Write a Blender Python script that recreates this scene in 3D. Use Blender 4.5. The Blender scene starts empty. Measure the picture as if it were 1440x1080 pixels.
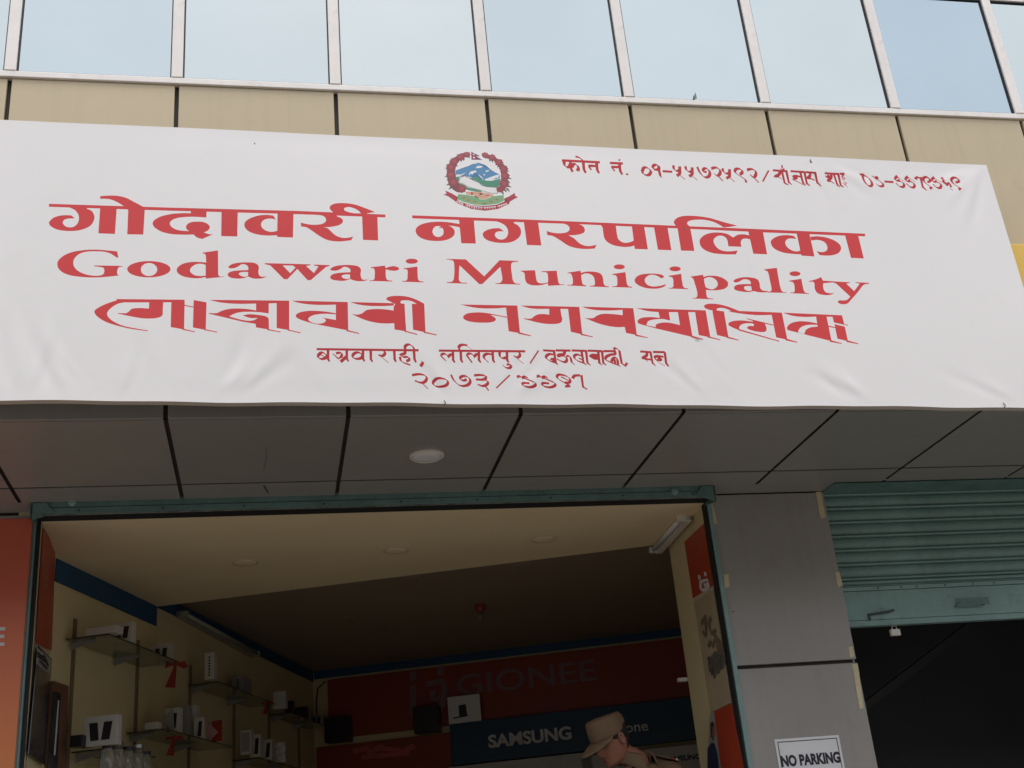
import bpy, bmesh, math, random
import numpy as np
from mathutils import Vector, Matrix
from mathutils.geometry import delaunay_2d_cdt
random.seed(7)
sc = bpy.context.scene
col = sc.collection

# ------------------------------------------------------------------ camera
FP, YAW, PITCH, ROLL = 1682.47, .219358, -.404639, -.0946257   # focal length in photo pixels, angles in radians
ROOM = -.344835                                                 # the shop room stands skewed to the street front
def _rot(y, p, r):
    B = np.array([[1, 0, 0], [0, 0, -1], [0, 1, 0]], float)
    cy, sy, cp, sp, cr, sr = math.cos(y), math.sin(y), math.cos(p), math.sin(p), math.cos(r), math.sin(r)
    Ry = np.array([[cy, -sy, 0], [sy, cy, 0], [0, 0, 1]])
    Rp = np.array([[1, 0, 0], [0, cp, -sp], [0, sp, cp]])
    Rr = np.array([[cr, -sr, 0], [sr, cr, 0], [0, 0, 1]])
    return Rr @ Rp @ B @ Ry
RM = _rot(YAW, PITCH, ROLL)
CAM = np.array([0, 0, 1.5])
cam = bpy.data.cameras.new("camera"); cam.lens = FP / 1440 * 36; cam.sensor_width = 36; cam.clip_end = 3000; cam.clip_start = .05
co = bpy.data.objects.new("camera", cam); col.objects.link(co); sc.camera = co
M = RM.T @ np.diag([1, -1, -1])
mw = Matrix([[*M[i], CAM[i]] for i in range(3)] + [[0, 0, 0, 1]]); co.matrix_world = mw

# ------------------------------------------------------------------ sky, sun, exposure
w = bpy.data.worlds.new("World"); sc.world = w; w.use_nodes = True
nt = w.node_tree; nt.nodes.clear()
SUN_EL, SUN_AZ = math.radians(74), math.radians(185)
sky = nt.nodes.new('ShaderNodeTexSky'); sky.sky_type = 'NISHITA'; sky.sun_disc = False
sky.sun_elevation = SUN_EL; sky.sun_rotation = SUN_AZ; sky.air_density = 1.0; sky.dust_density = 1.5; sky.ozone_density = 1.0
bg1 = nt.nodes.new('ShaderNodeBackground'); bg1.inputs['Strength'].default_value = .05
bg2 = nt.nodes.new('ShaderNodeBackground'); bg2.inputs['Strength'].default_value = .70
tc = nt.nodes.new('ShaderNodeTexCoord'); no = nt.nodes.new('ShaderNodeTexNoise'); no.inputs['Scale'].default_value = 2.2; no.inputs['Detail'].default_value = 4
cr = nt.nodes.new('ShaderNodeValToRGB'); cr.color_ramp.elements[0].position = .35; cr.color_ramp.elements[0].color = (.95, .97, .99, 1)
cr.color_ramp.elements[1].position = .68; cr.color_ramp.elements[1].color = (1.03, 1.0, .97, 1)
add = nt.nodes.new('ShaderNodeAddShader'); out = nt.nodes.new('ShaderNodeOutputWorld')
L = nt.links.new
L(tc.outputs['Generated'], no.inputs['Vector']); L(no.outputs['Fac'], cr.inputs['Fac']); L(cr.outputs['Color'], bg2.inputs['Color'])
L(sky.outputs['Color'], bg1.inputs['Color']); L(bg1.outputs[0], add.inputs[0]); L(bg2.outputs[0], add.inputs[1]); L(add.outputs[0], out.inputs['Surface'])
sun = bpy.data.lights.new("sun", 'SUN'); sun.energy = 1.25; sun.angle = math.radians(30); sun.color = (1, .94, .87)
so = bpy.data.objects.new("sun", sun); col.objects.link(so)
sd = Vector((math.sin(SUN_AZ) * math.cos(SUN_EL), math.cos(SUN_AZ) * math.cos(SUN_EL), math.sin(SUN_EL)))
so.rotation_euler = sd.to_track_quat('Z', 'Y').to_euler()
vs = sc.view_settings; vs.view_transform = 'Standard'; vs.look = 'None'; vs.gamma = 1; vs.use_curve_mapping = False; vs.exposure = 0.58
sc.cycles.max_bounces = 8; sc.cycles.diffuse_bounces = 6

# ------------------------------------------------------------------ helpers
def ray(px, py): return RM.T @ np.array([(px - 720) / FP, (py - 540) / FP, 1.])
def onY(px, py, Y): d = ray(px, py); return Vector(CAM + d * Y / d[1])
def onZ(px, py, Z): d = ray(px, py); return Vector(CAM + d * (Z - CAM[2]) / d[2])
def onP(px, py, P0, n):
    d = ray(px, py); n = np.array(n, float); return Vector(CAM + d * ((np.array(P0, float) - CAM) @ n) / (d @ n))
def lin(c): return tuple((v / 255 / 12.92 if v / 255 <= .04045 else ((v / 255 + .055) / 1.055) ** 2.4) for v in c)

MATS = {}
def mat(name, color, rough=.6, metal=0., var=.12, scale=3., bump=0., bscale=60., spec=.5, stretch=None, dirt=0., dirtcol=(.05, .04, .03), coat=0.):
    if name in MATS: return MATS[name]
    m = bpy.data.materials.new(name); m.use_nodes = True; t = m.node_tree; b = t.nodes['Principled BSDF']
    b.inputs['Roughness'].default_value = rough; b.inputs['Metallic'].default_value = metal
    b.inputs['Specular IOR Level'].default_value = spec; b.inputs['Coat Weight'].default_value = coat
    tc = t.nodes.new('ShaderNodeTexCoord'); mp = t.nodes.new('ShaderNodeMapping')
    if stretch: mp.inputs['Scale'].default_value = stretch
    t.links.new(tc.outputs['Object'], mp.inputs['Vector'])
    n = t.nodes.new('ShaderNodeTexNoise'); n.inputs['Scale'].default_value = scale; n.inputs['Detail'].default_value = 6; n.inputs['Roughness'].default_value = .6
    t.links.new(mp.outputs[0], n.inputs['Vector'])
    r = t.nodes.new('ShaderNodeValToRGB'); e = r.color_ramp.elements
    e[0].position = .3; e[1].position = .7
    e[0].color = (*[max(0, c * (1 - var)) for c in color], 1); e[1].color = (*[min(1, c * (1 + var)) for c in color], 1)
    t.links.new(n.outputs['Fac'], r.inputs['Fac'])
    src = r.outputs['Color']
    if dirt > 0:
        n2 = t.nodes.new('ShaderNodeTexNoise'); n2.inputs['Scale'].default_value = scale * 4.3; n2.inputs['Detail'].default_value = 8; n2.inputs['Roughness'].default_value = .7
        t.links.new(mp.outputs[0], n2.inputs['Vector'])
        r2 = t.nodes.new('ShaderNodeValToRGB'); r2.color_ramp.elements[0].position = .56; r2.color_ramp.elements[1].position = .76
        r2.color_ramp.elements[0].color = (0, 0, 0, 1); r2.color_ramp.elements[1].color = (dirt, dirt, dirt, 1)
        t.links.new(n2.outputs['Fac'], r2.inputs['Fac'])
        mx = t.nodes.new('ShaderNodeMixRGB'); mx.inputs['Color2'].default_value = (*dirtcol, 1)
        t.links.new(r2.outputs['Color'], mx.inputs['Fac']); t.links.new(src, mx.inputs['Color1']); src = mx.outputs['Color']
    if dirt >= .3:      # rain streaks, and each copy of a panel a touch lighter or darker
        m2 = t.nodes.new('ShaderNodeMapping'); m2.inputs['Scale'].default_value = (26, 26, .9); t.links.new(tc.outputs['Object'], m2.inputs['Vector'])
        oi = t.nodes.new('ShaderNodeObjectInfo'); n3 = t.nodes.new('ShaderNodeTexNoise'); n3.noise_dimensions = '4D'; n3.inputs['Scale'].default_value = 1.; n3.inputs['Detail'].default_value = 3
        ml = t.nodes.new('ShaderNodeMath'); ml.operation = 'MULTIPLY'; ml.inputs[1].default_value = 20; t.links.new(oi.outputs['Random'], ml.inputs[0]); t.links.new(ml.outputs[0], n3.inputs['W'])
        t.links.new(m2.outputs[0], n3.inputs['Vector'])
        r3 = t.nodes.new('ShaderNodeMapRange'); r3.inputs['From Min'].default_value = .5; r3.inputs['From Max'].default_value = .85; r3.inputs['To Min'].default_value = 1.; r3.inputs['To Max'].default_value = .93; t.links.new(n3.outputs['Fac'], r3.inputs['Value'])
        r4 = t.nodes.new('ShaderNodeMapRange'); r4.inputs['To Min'].default_value = .955; r4.inputs['To Max'].default_value = 1.035; t.links.new(oi.outputs['Random'], r4.inputs['Value'])
        mm = t.nodes.new('ShaderNodeMath'); mm.operation = 'MULTIPLY'; t.links.new(r3.outputs[0], mm.inputs[0]); t.links.new(r4.outputs[0], mm.inputs[1])
        hs = t.nodes.new('ShaderNodeHueSaturation'); t.links.new(mm.outputs[0], hs.inputs['Value']); t.links.new(src, hs.inputs['Color']); src = hs.outputs['Color']
    t.links.new(src, b.inputs['Base Color'])
    rr = t.nodes.new('ShaderNodeMapRange'); rr.inputs['To Min'].default_value = max(0, rough - .08); rr.inputs['To Max'].default_value = min(1, rough + .08)
    t.links.new(n.outputs['Fac'], rr.inputs['Value']); t.links.new(rr.outputs[0], b.inputs['Roughness'])
    if bump > 0:
        nb = t.nodes.new('ShaderNodeTexNoise'); nb.inputs['Scale'].default_value = bscale; nb.inputs['Detail'].default_value = 4
        t.links.new(mp.outputs[0], nb.inputs['Vector'])
        bp = t.nodes.new('ShaderNodeBump'); bp.inputs['Strength'].default_value = bump; bp.inputs['Distance'].default_value = .01
        t.links.new(nb.outputs['Fac'], bp.inputs['Height']); t.links.new(bp.outputs[0], b.inputs['Normal'])
    MATS[name] = m; return m

def tag(o, label=None, cat=None, group=None, kind=None):
    if label: o['label'] = label
    if cat: o['category'] = cat
    if group: o['group'] = group
    if kind: o['kind'] = kind
    return o
def empty(name, loc, label=None, cat=None, group=None):
    o = bpy.data.objects.new(name, None); o.location = loc; o.empty_display_size = .1; col.objects.link(o)
    return tag(o, label, cat, group)

class MB:
    """collects boxes, prisms, tubes in world space; build() links ONE mesh object"""
    def __init__(s): s.v = []; s.f = []
    def face(s, pts):
        b = len(s.v); s.v += [Vector(p) for p in pts]; s.f.append(list(range(b, b + len(pts)))); return s
    def box(s, a, b):
        x0, y0, z0 = [min(a[i], b[i]) for i in range(3)]; x1, y1, z1 = [max(a[i], b[i]) for i in range(3)]
        k = len(s.v); s.v += [Vector(p) for p in ((x0, y0, z0), (x1, y0, z0), (x1, y1, z0), (x0, y1, z0), (x0, y0, z1), (x1, y0, z1), (x1, y1, z1), (x0, y1, z1))]
        s.f += [[k + i for i in q] for q in ((0, 3, 2, 1), (4, 5, 6, 7), (0, 1, 5, 4), (1, 2, 6, 5), (2, 3, 7, 6), (3, 0, 4, 7))]; return s
    def obox(s, o, ex, ey, ez):       # oriented box: corner o and three edge vectors
        o, ex, ey, ez = Vector(o), Vector(ex), Vector(ey), Vector(ez)
        k = len(s.v); s.v += [o, o + ex, o + ex + ey, o + ey, o + ez, o + ex + ez, o + ex + ey + ez, o + ey + ez]
        fl = ex.cross(ey).dot(ez) < 0
        for q in ((0, 3, 2, 1), (4, 5, 6, 7), (0, 1, 5, 4), (1, 2, 6, 5), (2, 3, 7, 6), (3, 0, 4, 7)):
            q = [k + i for i in q]; s.f.append(q[::-1] if fl else q)
        return s
    def prism(s, pts, d):             # polygon pts extruded by vector d
        d = Vector(d); pts = [Vector(p) for p in pts]; n = len(pts); k = len(s.v)
        s.v += pts + [p + d for p in pts]
        s.f.append([k + i for i in range(n)][::-1]); s.f.append([k + n + i for i in range(n)])
        for i in range(n): j = (i + 1) % n; s.f.append([k + i, k + j, k + n + j, k + n + i])
        return s
    def tube(s, path, r, n=10, rs=None, caps=True):
        path = [Vector(p) for p in path]; k = len(s.v); m = len(path); up = None
        for i, p in enumerate(path):
            t = (path[min(i + 1, m - 1)] - path[max(i - 1, 0)]).normalized()
            if up is None: up = Vector((0, 0, 1)) if abs(t.z) < .9 else Vector((1, 0, 0))
            a = t.cross(up).normalized(); b = a.cross(t).normalized(); up = b
            rr = rs[i] if rs else r
            for j in range(n): th = 2 * math.pi * j / n; s.v.append(p + (a * math.cos(th) + b * math.sin(th)) * rr)
        for i in range(m - 1):
            for j in range(n): j2 = (j + 1) % n; s.f.append([k + i * n + j, k + i * n + j2, k + (i + 1) * n + j2, k + (i + 1) * n + j])
        if caps: s.f.append([k + j for j in range(n)][::-1]); s.f.append([k + (m - 1) * n + j for j in range(n)])
        return s
    def lathe(s, c, prof, n=24, axis=(0, 0, 1)):     # prof: (r, h) pairs along axis
        c = Vector(c); q = Vector((0, 0, 1)).rotation_difference(Vector(axis)); k = len(s.v); m = len(prof)
        for r, h in prof:
            for j in range(n): th = 2 * math.pi * j / n; s.v.append(c + q @ Vector((r * math.cos(th), r * math.sin(th), h)))
        for i in range(m - 1):
            for j in range(n): j2 = (j + 1) % n; s.f.append([k + i * n + j, k + i * n + j2, k + (i + 1) * n + j2, k + (i + 1) * n + j])
        s.f.append([k + j for j in range(n)][::-1]); s.f.append([k + (m - 1) * n + j for j in range(n)]); return s
    def mesh(s, name, o=Vector((0, 0, 0)), smooth=False):
        me = bpy.data.meshes.new(name); me.from_pydata([tuple(v - o) for v in s.v], [], s.f); me.validate()
        bm = bmesh.new(); bm.from_mesh(me); bmesh.ops.recalc_face_normals(bm, faces=bm.faces); bm.to_mesh(me); bm.free()
        if smooth:
            for p in me.polygons: p.use_smooth = True
        return me
    def build(s, name, m, parent=None, smooth=False, bevel=0, origin=None, label=None, cat=None, group=None, kind=None):
        o0 = Vector(parent.location) if parent and parent.parent is None else Vector((0, 0, 0))
        if parent and parent.parent is not None: o0 = Vector(parent.parent.location) + Vector(parent.location)
        loc = Vector((0, 0, 0))
        if parent is None: origin = origin or sum(s.v, Vector()) / len(s.v); loc = Vector(origin)
        elif origin is not None: loc = Vector(origin) - o0
        me = s.mesh(name, o0 + loc if parent else loc, smooth)
        if isinstance(m, (list, tuple)):
            for q in m: me.materials.append(q)
        else: me.materials.append(m)
        o = bpy.data.objects.new(name, me); col.objects.link(o); o.location = loc; o.parent = parent
        if bevel:
            b = o.modifiers.new('bevel', 'BEVEL'); b.width = bevel; b.segments = 2; b.limit_method = 'ANGLE'; b.angle_limit = math.radians(40)
        return tag(o, label, cat, group, kind)

# ---- outlines and pen strokes
def parse(txt):
    P = []
    for tk in txt.split():
        s = tk.startswith('~'); x, y = tk.lstrip('~').split(','); P.append((float(x), float(y), s))
    return P
def smooth_poly(P, closed=True, step=6.):
    n = len(P); out = []
    def tang(i):
        if not P[i][2]: return None
        a, b = P[(i - 1) % n], P[(i + 1) % n]
        if not closed and (i == 0 or i == n - 1): return None
        t = Vector((b[0] - a[0], b[1] - a[1])); return t.normalized() if t.length > 0 else None
    for i in range(n if closed else n - 1):
        a, b = P[i], P[(i + 1) % n]; A, B = Vector(a[:2]), Vector(b[:2]); d = (B - A).length
        ta, tb = tang(i), tang((i + 1) % n)
        out.append(tuple(A))
        if ta is None and tb is None: continue
        h = d * .36
        C1 = A + ta * h if ta else A + (B - A) * .33; C2 = B - tb * h if tb else B - (B - A) * .33
        k = max(2, min(10, int(d / step)))
        for j in range(1, k):
            t = j / k; out.append(tuple(A * (1 - t) ** 3 + C1 * 3 * t * (1 - t) ** 2 + C2 * 3 * t * t * (1 - t) + B * t ** 3))
    if not closed: out.append(P[-1][:2])
    return out
def ellipse(cx, cy, rx, ry, n=24, ph=0): return [(cx + rx * math.cos(2 * math.pi * i / n + ph), cy + ry * math.sin(2 * math.pi * i / n + ph)) for i in range(n)]
def contour(txt):
    txt = txt.strip()
    if txt[0] == 'E':
        c, r = txt[2:].split(); cx, cy = map(float, c.split(',')); rx, ry = map(float, r.split(',')); return ellipse(cx, cy, rx, ry, 28 if rx > 30 else 12)
    if txt[0] in 'FL':
        c, r = txt[2:].split(); cx, cy = map(float, c.split(',')); r = float(r); n = 8; rnd = random.Random(int(cx * 7 + cy)); o = []
        for i in range(2 * n):
            q = (r * rnd.uniform(.9, 1.08) if i % 2 == 0 else r * .76); a = math.pi * i / n + rnd.uniform(-.1, .1); o.append((cx + q * math.cos(a), cy + q * math.sin(a) * .9))
        return o
    return smooth_poly(parse(txt))
def pen(txt, wf, nib=(36., 28.), base=9., scale=12.):
    """broad-nib stroke outline: heavy on uprights, hair-thin along the nib"""
    P = smooth_poly(parse(txt), closed=False, step=14.); Q = [Vector(p) for p in P]; n = len(Q); Lf, Rt = [], []
    N = Vector(nib) * wf * scale / 12.; bs = base * wf ** .5 * scale / 12.
    for i, p in enumerate(Q):
        t = (Q[min(i + 1, n - 1)] - Q[max(i - 1, 0)])
        if t.length == 0: continue
        t.normalize(); nn = Vector((-t.y, t.x)); wd = abs(t.x * N.y - t.y * N.x) + bs
        ext = (t * bs * .5) * (-1 if i == 0 else (1 if i == n - 1 else 0))
        Lf.append(tuple(p + nn * wd / 2 + ext)); Rt.append(tuple(p - nn * wd / 2 + ext))
    return Lf + Rt[::-1]
def winding(pts, C):
    """winding numbers of points (N,2) about closed contour C"""
    C = np.array(C); a = C; b = np.roll(C, -1, axis=0); wn = np.zeros(len(pts), int)
    for (x0, y0), (x1, y1) in zip(a, b):
        if y0 == y1: continue
        cr_ = (x1 - x0) * (pts[:, 1] - y0) - (pts[:, 0] - x0) * (y1 - y0)
        up = (y0 <= pts[:, 1]) & (y1 > pts[:, 1]) & (cr_ > 0); dn = (y0 > pts[:, 1]) & (y1 <= pts[:, 1]) & (cr_ < 0)
        wn += up.astype(int) - dn.astype(int)
    return wn
# printed artwork of the banner: outlines as they stand on the vinyl; "~" marks a smooth point
RED_SOLID = [
 ("S",0,0,1,["69,287 240,292.8 420,298 541.8,303.2 541.8,307.3 420,302.6 240,297.2 69,291.3",
   "579.4,304.3 740,310.1 900,316.2 1060,322.3 1216.3,328.9 1216.3,332.7 1072,327.1 969.4,322.5 911,320.5 823,316.8 674,311.9 579.4,308.6"]),
 ("A",60,270,7.2,[
  "230,150 ~300,172 ~345,205 ~368,255 ~358,315 ~325,350 ~285,362 ~235,352 ~207,325 ~208,300 ~235,278 325,270 290,240 ~200,240 ~120,260 ~75,295 ~65,320 ~90,355 ~165,388 ~285,399 ~400,385 ~490,340 ~525,270 ~512,215 ~485,188 450,175 450,150",
  "583,170 750,175 733,430 565,424","868,180 1035,180 1020,437 857,434",
  "585,45 ~690,40 ~770,45 ~850,65 ~920,102 1030,160 1035,190 868,190 826,150 ~760,110 ~690,80 ~630,73 583,74",
  "768,668 ~750,668 ~730,655 ~690,630 ~630,612 ~550,606 ~460,608 ~380,628 ~330,668 ~312,715 ~325,768 ~380,815 ~470,846 ~560,852 ~610,840 ~625,810 ~618,775 ~590,765 525,758 525,748 760,752 822,760 770,768 ~757,800 ~758,838 778,850 ~660,863 ~540,870 ~400,865 ~260,842 ~175,795 ~150,730 ~180,675 ~270,622 ~400,595 ~530,588 ~650,596 755,607",
  "E 1076,788 220,83 | E 1078,791 83,66"]),
 ("B",240,270,7.2,[
  "205,190 365,195 362,265 ~200,258 ~80,268 ~15,292 ~-8,328 ~20,368 ~90,395 190,403 ~165,385 ~157,355 ~190,320 ~270,307 ~350,318 ~396,358 ~380,395 337,418 ~400,437 438,433 320,484 ~268,468 232,438 ~130,440 ~-20,428 ~-130,388 ~-181,325 ~-130,268 ~-10,232 ~110,221 205,222",
  "515,205 680,210 675,460 512,455","1082,212 1243,220 1238,472 1078,465",
  "1085,400 ~1040,412 ~985,408 ~932,378 ~915,335 ~938,297 ~1000,278 1065,288 1040,248 ~960,240 ~860,255 ~772,295 ~746,342 ~775,395 ~850,432 ~960,450 1085,448",
  "322,622 480,600 482,840 ~495,862 540,863 540,868 355,885 355,868 ~290,881 ~190,875 ~100,848 ~62,800 ~95,750 ~180,720 ~270,715 360,722 357,650 ~345,635 322,628 | 355,745 ~300,735 ~240,748 ~197,797 ~225,840 ~290,858 355,855",
  "582,768 ~620,740 ~700,724 ~790,722 ~860,732 ~892,765 ~888,820 ~898,855 ~925,866 978,864 ~930,882 ~870,888 ~820,880 790,866 ~720,884 ~650,884 ~592,867 ~578,840 ~612,815 ~690,803 785,800 ~785,770 ~760,745 ~718,742 ~685,763 ~640,780 ~595,780 | 785,820 ~730,820 ~692,832 ~700,850 ~740,867 782,862",
  "952,730 1415,743 1415,752 1370,760 1450,832 1496,765 1451,755 1451,745 1608,752 1608,760 1570,772 1418,903 1385,903 1282,790 1182,893 1148,893 1010,755 952,740 | 1133,753 1238,756 1264,776 1210,832"]),
 ("C",420,270,7.2,[
  "200,225 60,215 60,238 ~190,242 ~250,255 ~277,290 ~255,325 ~190,341 ~100,338 22,320 24,360 ~70,366 ~115,390 ~200,450 ~290,497 ~390,512 ~470,508 530,500 553,463 ~490,476 ~430,473 ~370,448 ~300,385 ~275,372 245,368 ~340,362 ~420,340 ~447,308 ~432,278 385,255 385,225",
  "350,218 ~313,170 ~350,132 ~450,122 ~560,135 ~660,168 772,213 690,228 690,248 380,240 | ~458,185 ~490,163 ~545,170 ~600,197 630,226 ~560,225 ~500,212",
  "640,240 795,245 803,503 650,497",
  "~325,803 ~320,790 ~360,765 ~440,752 ~530,752 ~600,765 ~628,795 ~625,850 ~637,890 ~660,900 708,895 ~670,910 ~610,915 ~560,907 520,893 ~460,910 ~390,908 ~328,892 ~320,866 ~350,842 ~430,828 520,825 ~523,800 ~500,778 ~458,770 ~420,793 ~375,808 | 518,847 ~470,847 ~435,860 ~442,878 ~480,892 518,888",
  "730,773 872,757 878,782 ~920,768 ~970,764 ~1015,788 ~985,808 ~940,808 880,795 ~880,850 ~892,898 945,910 945,918 715,912 715,905 ~758,900 ~768,860 ~762,790 730,782",
  "E 1142,713 62,26","1060,785 1200,767 ~1202,850 ~1213,905 1262,920 1262,927 1045,920 1045,912 ~1090,905 ~1099,860 ~1095,800 1060,793"]),
 ("D",570,290,7.2,[
  "540,140 690,145 710,390 563,387",
  "552,192 ~430,173 ~330,168 ~210,180 ~125,215 ~102,262 ~130,315 ~200,350 ~300,364 ~400,356 ~475,322 ~497,280 ~485,240 ~445,212 405,208 ~480,212 552,226 | ~300,218 ~272,265 ~290,308 ~335,323 ~377,300 ~383,258 372,230 333,235 360,214",
  "745,150 ~900,162 ~960,178 ~1015,215 ~1037,270 ~1020,325 ~975,348 ~925,335 ~903,300 ~925,270 995,265 950,233 ~870,238 ~800,265 ~780,298 ~810,345 ~880,372 ~980,383 ~1080,370 ~1150,322 ~1168,265 ~1145,212 1095,180 1095,150",
  "1195,160 1340,165 1373,408 1228,403",
  "415,545 608,550 795,722 950,558 1140,565 1140,572 ~1080,582 ~1067,610 ~1075,700 ~1098,782 1160,797 1160,804 908,798 908,792 ~962,782 ~977,750 ~970,690 958,625 775,800 745,800 545,610 ~540,700 ~548,772 622,788 622,795 415,789 415,782 ~475,770 ~490,720 ~492,620 ~485,572 ~465,558 415,552"]),
 ("E",740,290,7.2,[
  "200,160 200,178 ~330,182 ~405,195 ~435,232 ~415,268 ~350,282 ~270,278 203,260 210,302 ~265,312 ~340,355 ~430,412 ~520,436 ~610,442 690,437 708,398 ~640,412 ~580,405 ~530,380 ~480,335 425,303 ~500,300 ~572,280 ~590,250 ~570,210 525,188 525,165",
  "755,190 900,190 905,215 ~915,290 ~932,345 ~985,376 ~1040,373 1085,355 1095,405 ~1040,418 ~960,418 ~860,395 ~795,345 ~775,270 ~770,225 755,205",
  "1065,200 1190,205 1228,443 1095,440",
  "-56,663 85,658 ~95,730 ~108,775 ~140,790 ~185,788 217,778 ~216,730 ~205,685 152,676 152,668 305,663 ~315,740 ~332,795 382,800 382,806 218,816 215,790 ~150,808 ~60,810 ~5,790 ~-15,750 ~-20,700 ~-30,680 -56,672",
  "415,682 545,662 550,685 ~600,672 ~680,672 ~745,690 ~770,725 ~780,790 ~795,812 832,820 832,828 640,822 640,814 ~685,806 ~690,770 ~675,720 ~640,695 ~595,690 553,705 ~558,760 ~570,800 602,810 602,820 412,812 412,805 ~460,800 ~468,760 ~455,705 ~440,690 415,690",
  "E 938,622 56,25","868,694 1000,675 ~1008,740 ~1025,810 1068,824 1068,832 868,826 868,818 ~912,812 ~918,780 ~908,715 868,702",
  "~1390,715 ~1368,735 1335,718 ~1290,702 ~1235,708 ~1197,747 ~1210,790 ~1260,816 ~1330,816 1405,798 1412,806 ~1370,830 ~1290,842 ~1190,830 ~1112,792 ~1095,750 ~1140,706 ~1230,690 ~1330,692"]),
 ("F",900,290,7.2,[
  "137,210 275,215 315,452 178,447","375,215 505,215 548,458 412,455",
  "375,225 358,203 ~340,165 ~370,125 ~440,103 ~560,103 ~700,122 ~850,165 985,200 900,213 845,218 ~760,170 ~670,145 ~580,140 ~500,152 ~474,178 500,208 505,240 380,240",
  "1115,300 ~1050,288 ~990,293 940,320 ~880,285 ~790,270 ~690,280 ~622,318 ~600,365 ~630,430 ~720,475 ~840,490 968,492 988,452 ~900,461 ~820,450 ~767,412 ~742,355 ~765,317 ~820,302 ~872,330 893,410 1025,415 ~1018,370 ~1032,340 ~1070,330 1115,340",
  "1090,240 1240,248 1285,490 1145,485",
  "E 352,640 57,25","288,710 415,690 ~422,760 ~440,825 485,838 485,845 288,840 288,833 ~328,826 ~334,795 ~325,730 288,720",
  "512,717 635,698 640,720 ~700,708 ~790,715 ~865,750 ~890,790 ~865,833 ~800,852 ~730,856 665,852 ~670,900 ~682,930 738,940 738,947 530,940 530,932 ~568,928 ~576,880 ~555,800 ~532,735 512,726 | 645,738 ~700,722 ~755,742 ~784,787 ~765,830 ~720,845 662,826 ~650,780",
  "~943,760 ~985,735 ~1060,722 ~1140,728 ~1190,748 ~1208,785 ~1215,830 ~1238,855 1285,860 1300,868 ~1250,876 ~1190,872 1150,862 ~1100,872 ~1030,868 ~960,850 ~950,825 ~975,802 ~1050,792 1120,792 ~1115,765 ~1085,746 ~1040,746 ~1000,768 ~960,776 | ~1055,818 1122,812 1130,855 ~1095,860 ~1058,846"]),
 ("G",1060,300,7.2,[
  "475,378 ~430,388 ~370,370 ~325,328 ~320,285 ~355,258 430,262 405,232 ~330,222 ~240,235 ~180,270 ~170,300 ~200,355 ~280,395 ~380,412 485,418",
  "430,195 560,200 613,440 480,430",
  "570,240 ~650,235 ~760,255 ~850,300 ~882,350 ~860,400 ~800,425 ~730,430 665,425 635,385 ~690,395 ~735,378 ~742,340 ~715,295 ~650,272 580,278",
  "920,215 1055,225 1112,460 982,453",
  "105,570 232,555 ~245,640 ~272,770 ~292,797 330,802 330,808 145,805 128,795 ~168,793 ~177,765 ~160,680 ~138,595 105,578",
  "E 415,614 55,25","358,684 480,665 ~492,730 ~515,800 557,812 557,819 368,812 368,804 ~405,800 ~412,770 ~398,705 358,692",
  "557,688 ~620,672 680,648 698,683 800,690 800,702 703,710 ~700,745 ~717,792 ~760,810 818,810 ~770,828 ~700,828 ~640,807 ~616,765 ~605,700 557,697",
  "795,690 972,700 972,706 935,714 1015,790 1070,714 1028,706 1028,699 1168,706 1168,713 ~1110,728 ~1060,790 ~990,870 ~945,915 ~890,922 ~850,903 ~862,884 ~905,884 ~945,876 975,845 830,712 795,702"]),
 ("H",120,380,7.2,[
  "320,308 ~200,350 ~115,395 ~93,425 ~120,470 ~200,522 ~300,558 ~440,593 635,623 635,615 ~400,570 ~300,530 ~240,485 ~222,440 ~258,390 ~330,345 410,328 410,305",
  "310,296 1008,305 1005,331 410,331 325,308",
  "648,320 790,325 ~785,400 ~780,460 ~740,485 ~650,495 ~550,488 330,444 330,438 415,440 ~440,425 ~470,397 ~540,388 645,393",
  "872,325 1007,325 1000,605 865,580","985,595 1112,625 1108,633 985,608","1003,356 1095,374 1093,384 1003,367",
  "1097,308 1228,332 1220,610 1090,585","1205,600 1340,629 1336,637 1205,612"]),
 ("I",280,380,7.2,[
  "105,307 910,317 910,340 575,346 ~400,348 ~250,338 ~160,322",
  "577,340 705,335 705,445 ~600,432 ~480,428 ~400,435 ~340,455 305,475 ~450,512 ~545,515 595,490 ~520,490 440,465 ~500,453 ~600,460 ~685,478 705,500 707,607 575,585 573,550 430,525 100,447 98,439 ~180,440 ~225,420 ~300,400 ~400,395 ~500,402 577,415",
  "690,600 828,629 822,637 690,612","785,330 912,320 912,614 785,592","895,605 1028,637 1022,646 895,617"]),
 ("J",440,380,7.2,[
  "-217,317 350,332 350,355 232,358 ~100,361 ~0,358 ~-80,350 ~-160,335",
  "232,350 352,335 357,618 0,548 ~-80,524 ~-150,497 ~-174,470 ~-145,440 ~-60,422 ~20,420 ~130,428 232,445 | 232,456 ~138,450 ~48,455 ~-22,475 ~-47,505 ~-17,533 ~48,549 ~108,540 ~130,518 ~118,500 90,487 232,512",
  "340,610 470,644 465,653 340,625","372,332 820,344 815,368 ~700,373 ~560,370 ~450,355",
  "390,452 ~450,458 ~495,447 ~540,415 ~620,403 ~720,405 815,418 818,370 845,345 925,350 943,627 825,608 822,545 ~740,548 ~640,540 ~520,510",
  "925,617 1060,654 1052,663 925,630",
  "830,350 ~775,325 ~742,300 ~780,277 ~860,270 ~960,280 ~1060,315 1125,350 1138,637 1012,610 1000,350 1050,352 ~1000,325 ~940,315 ~890,322 ~888,343 928,352 925,380 830,380",
  "1120,627 1255,659 1248,668 1120,642"]),
 ("K",620,380,7.2,[
  "190,357 770,367 770,385 660,388 ~540,396 ~400,395 ~290,380","655,380 770,370 798,645 683,625","780,632 908,667 905,676 780,650",
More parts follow.
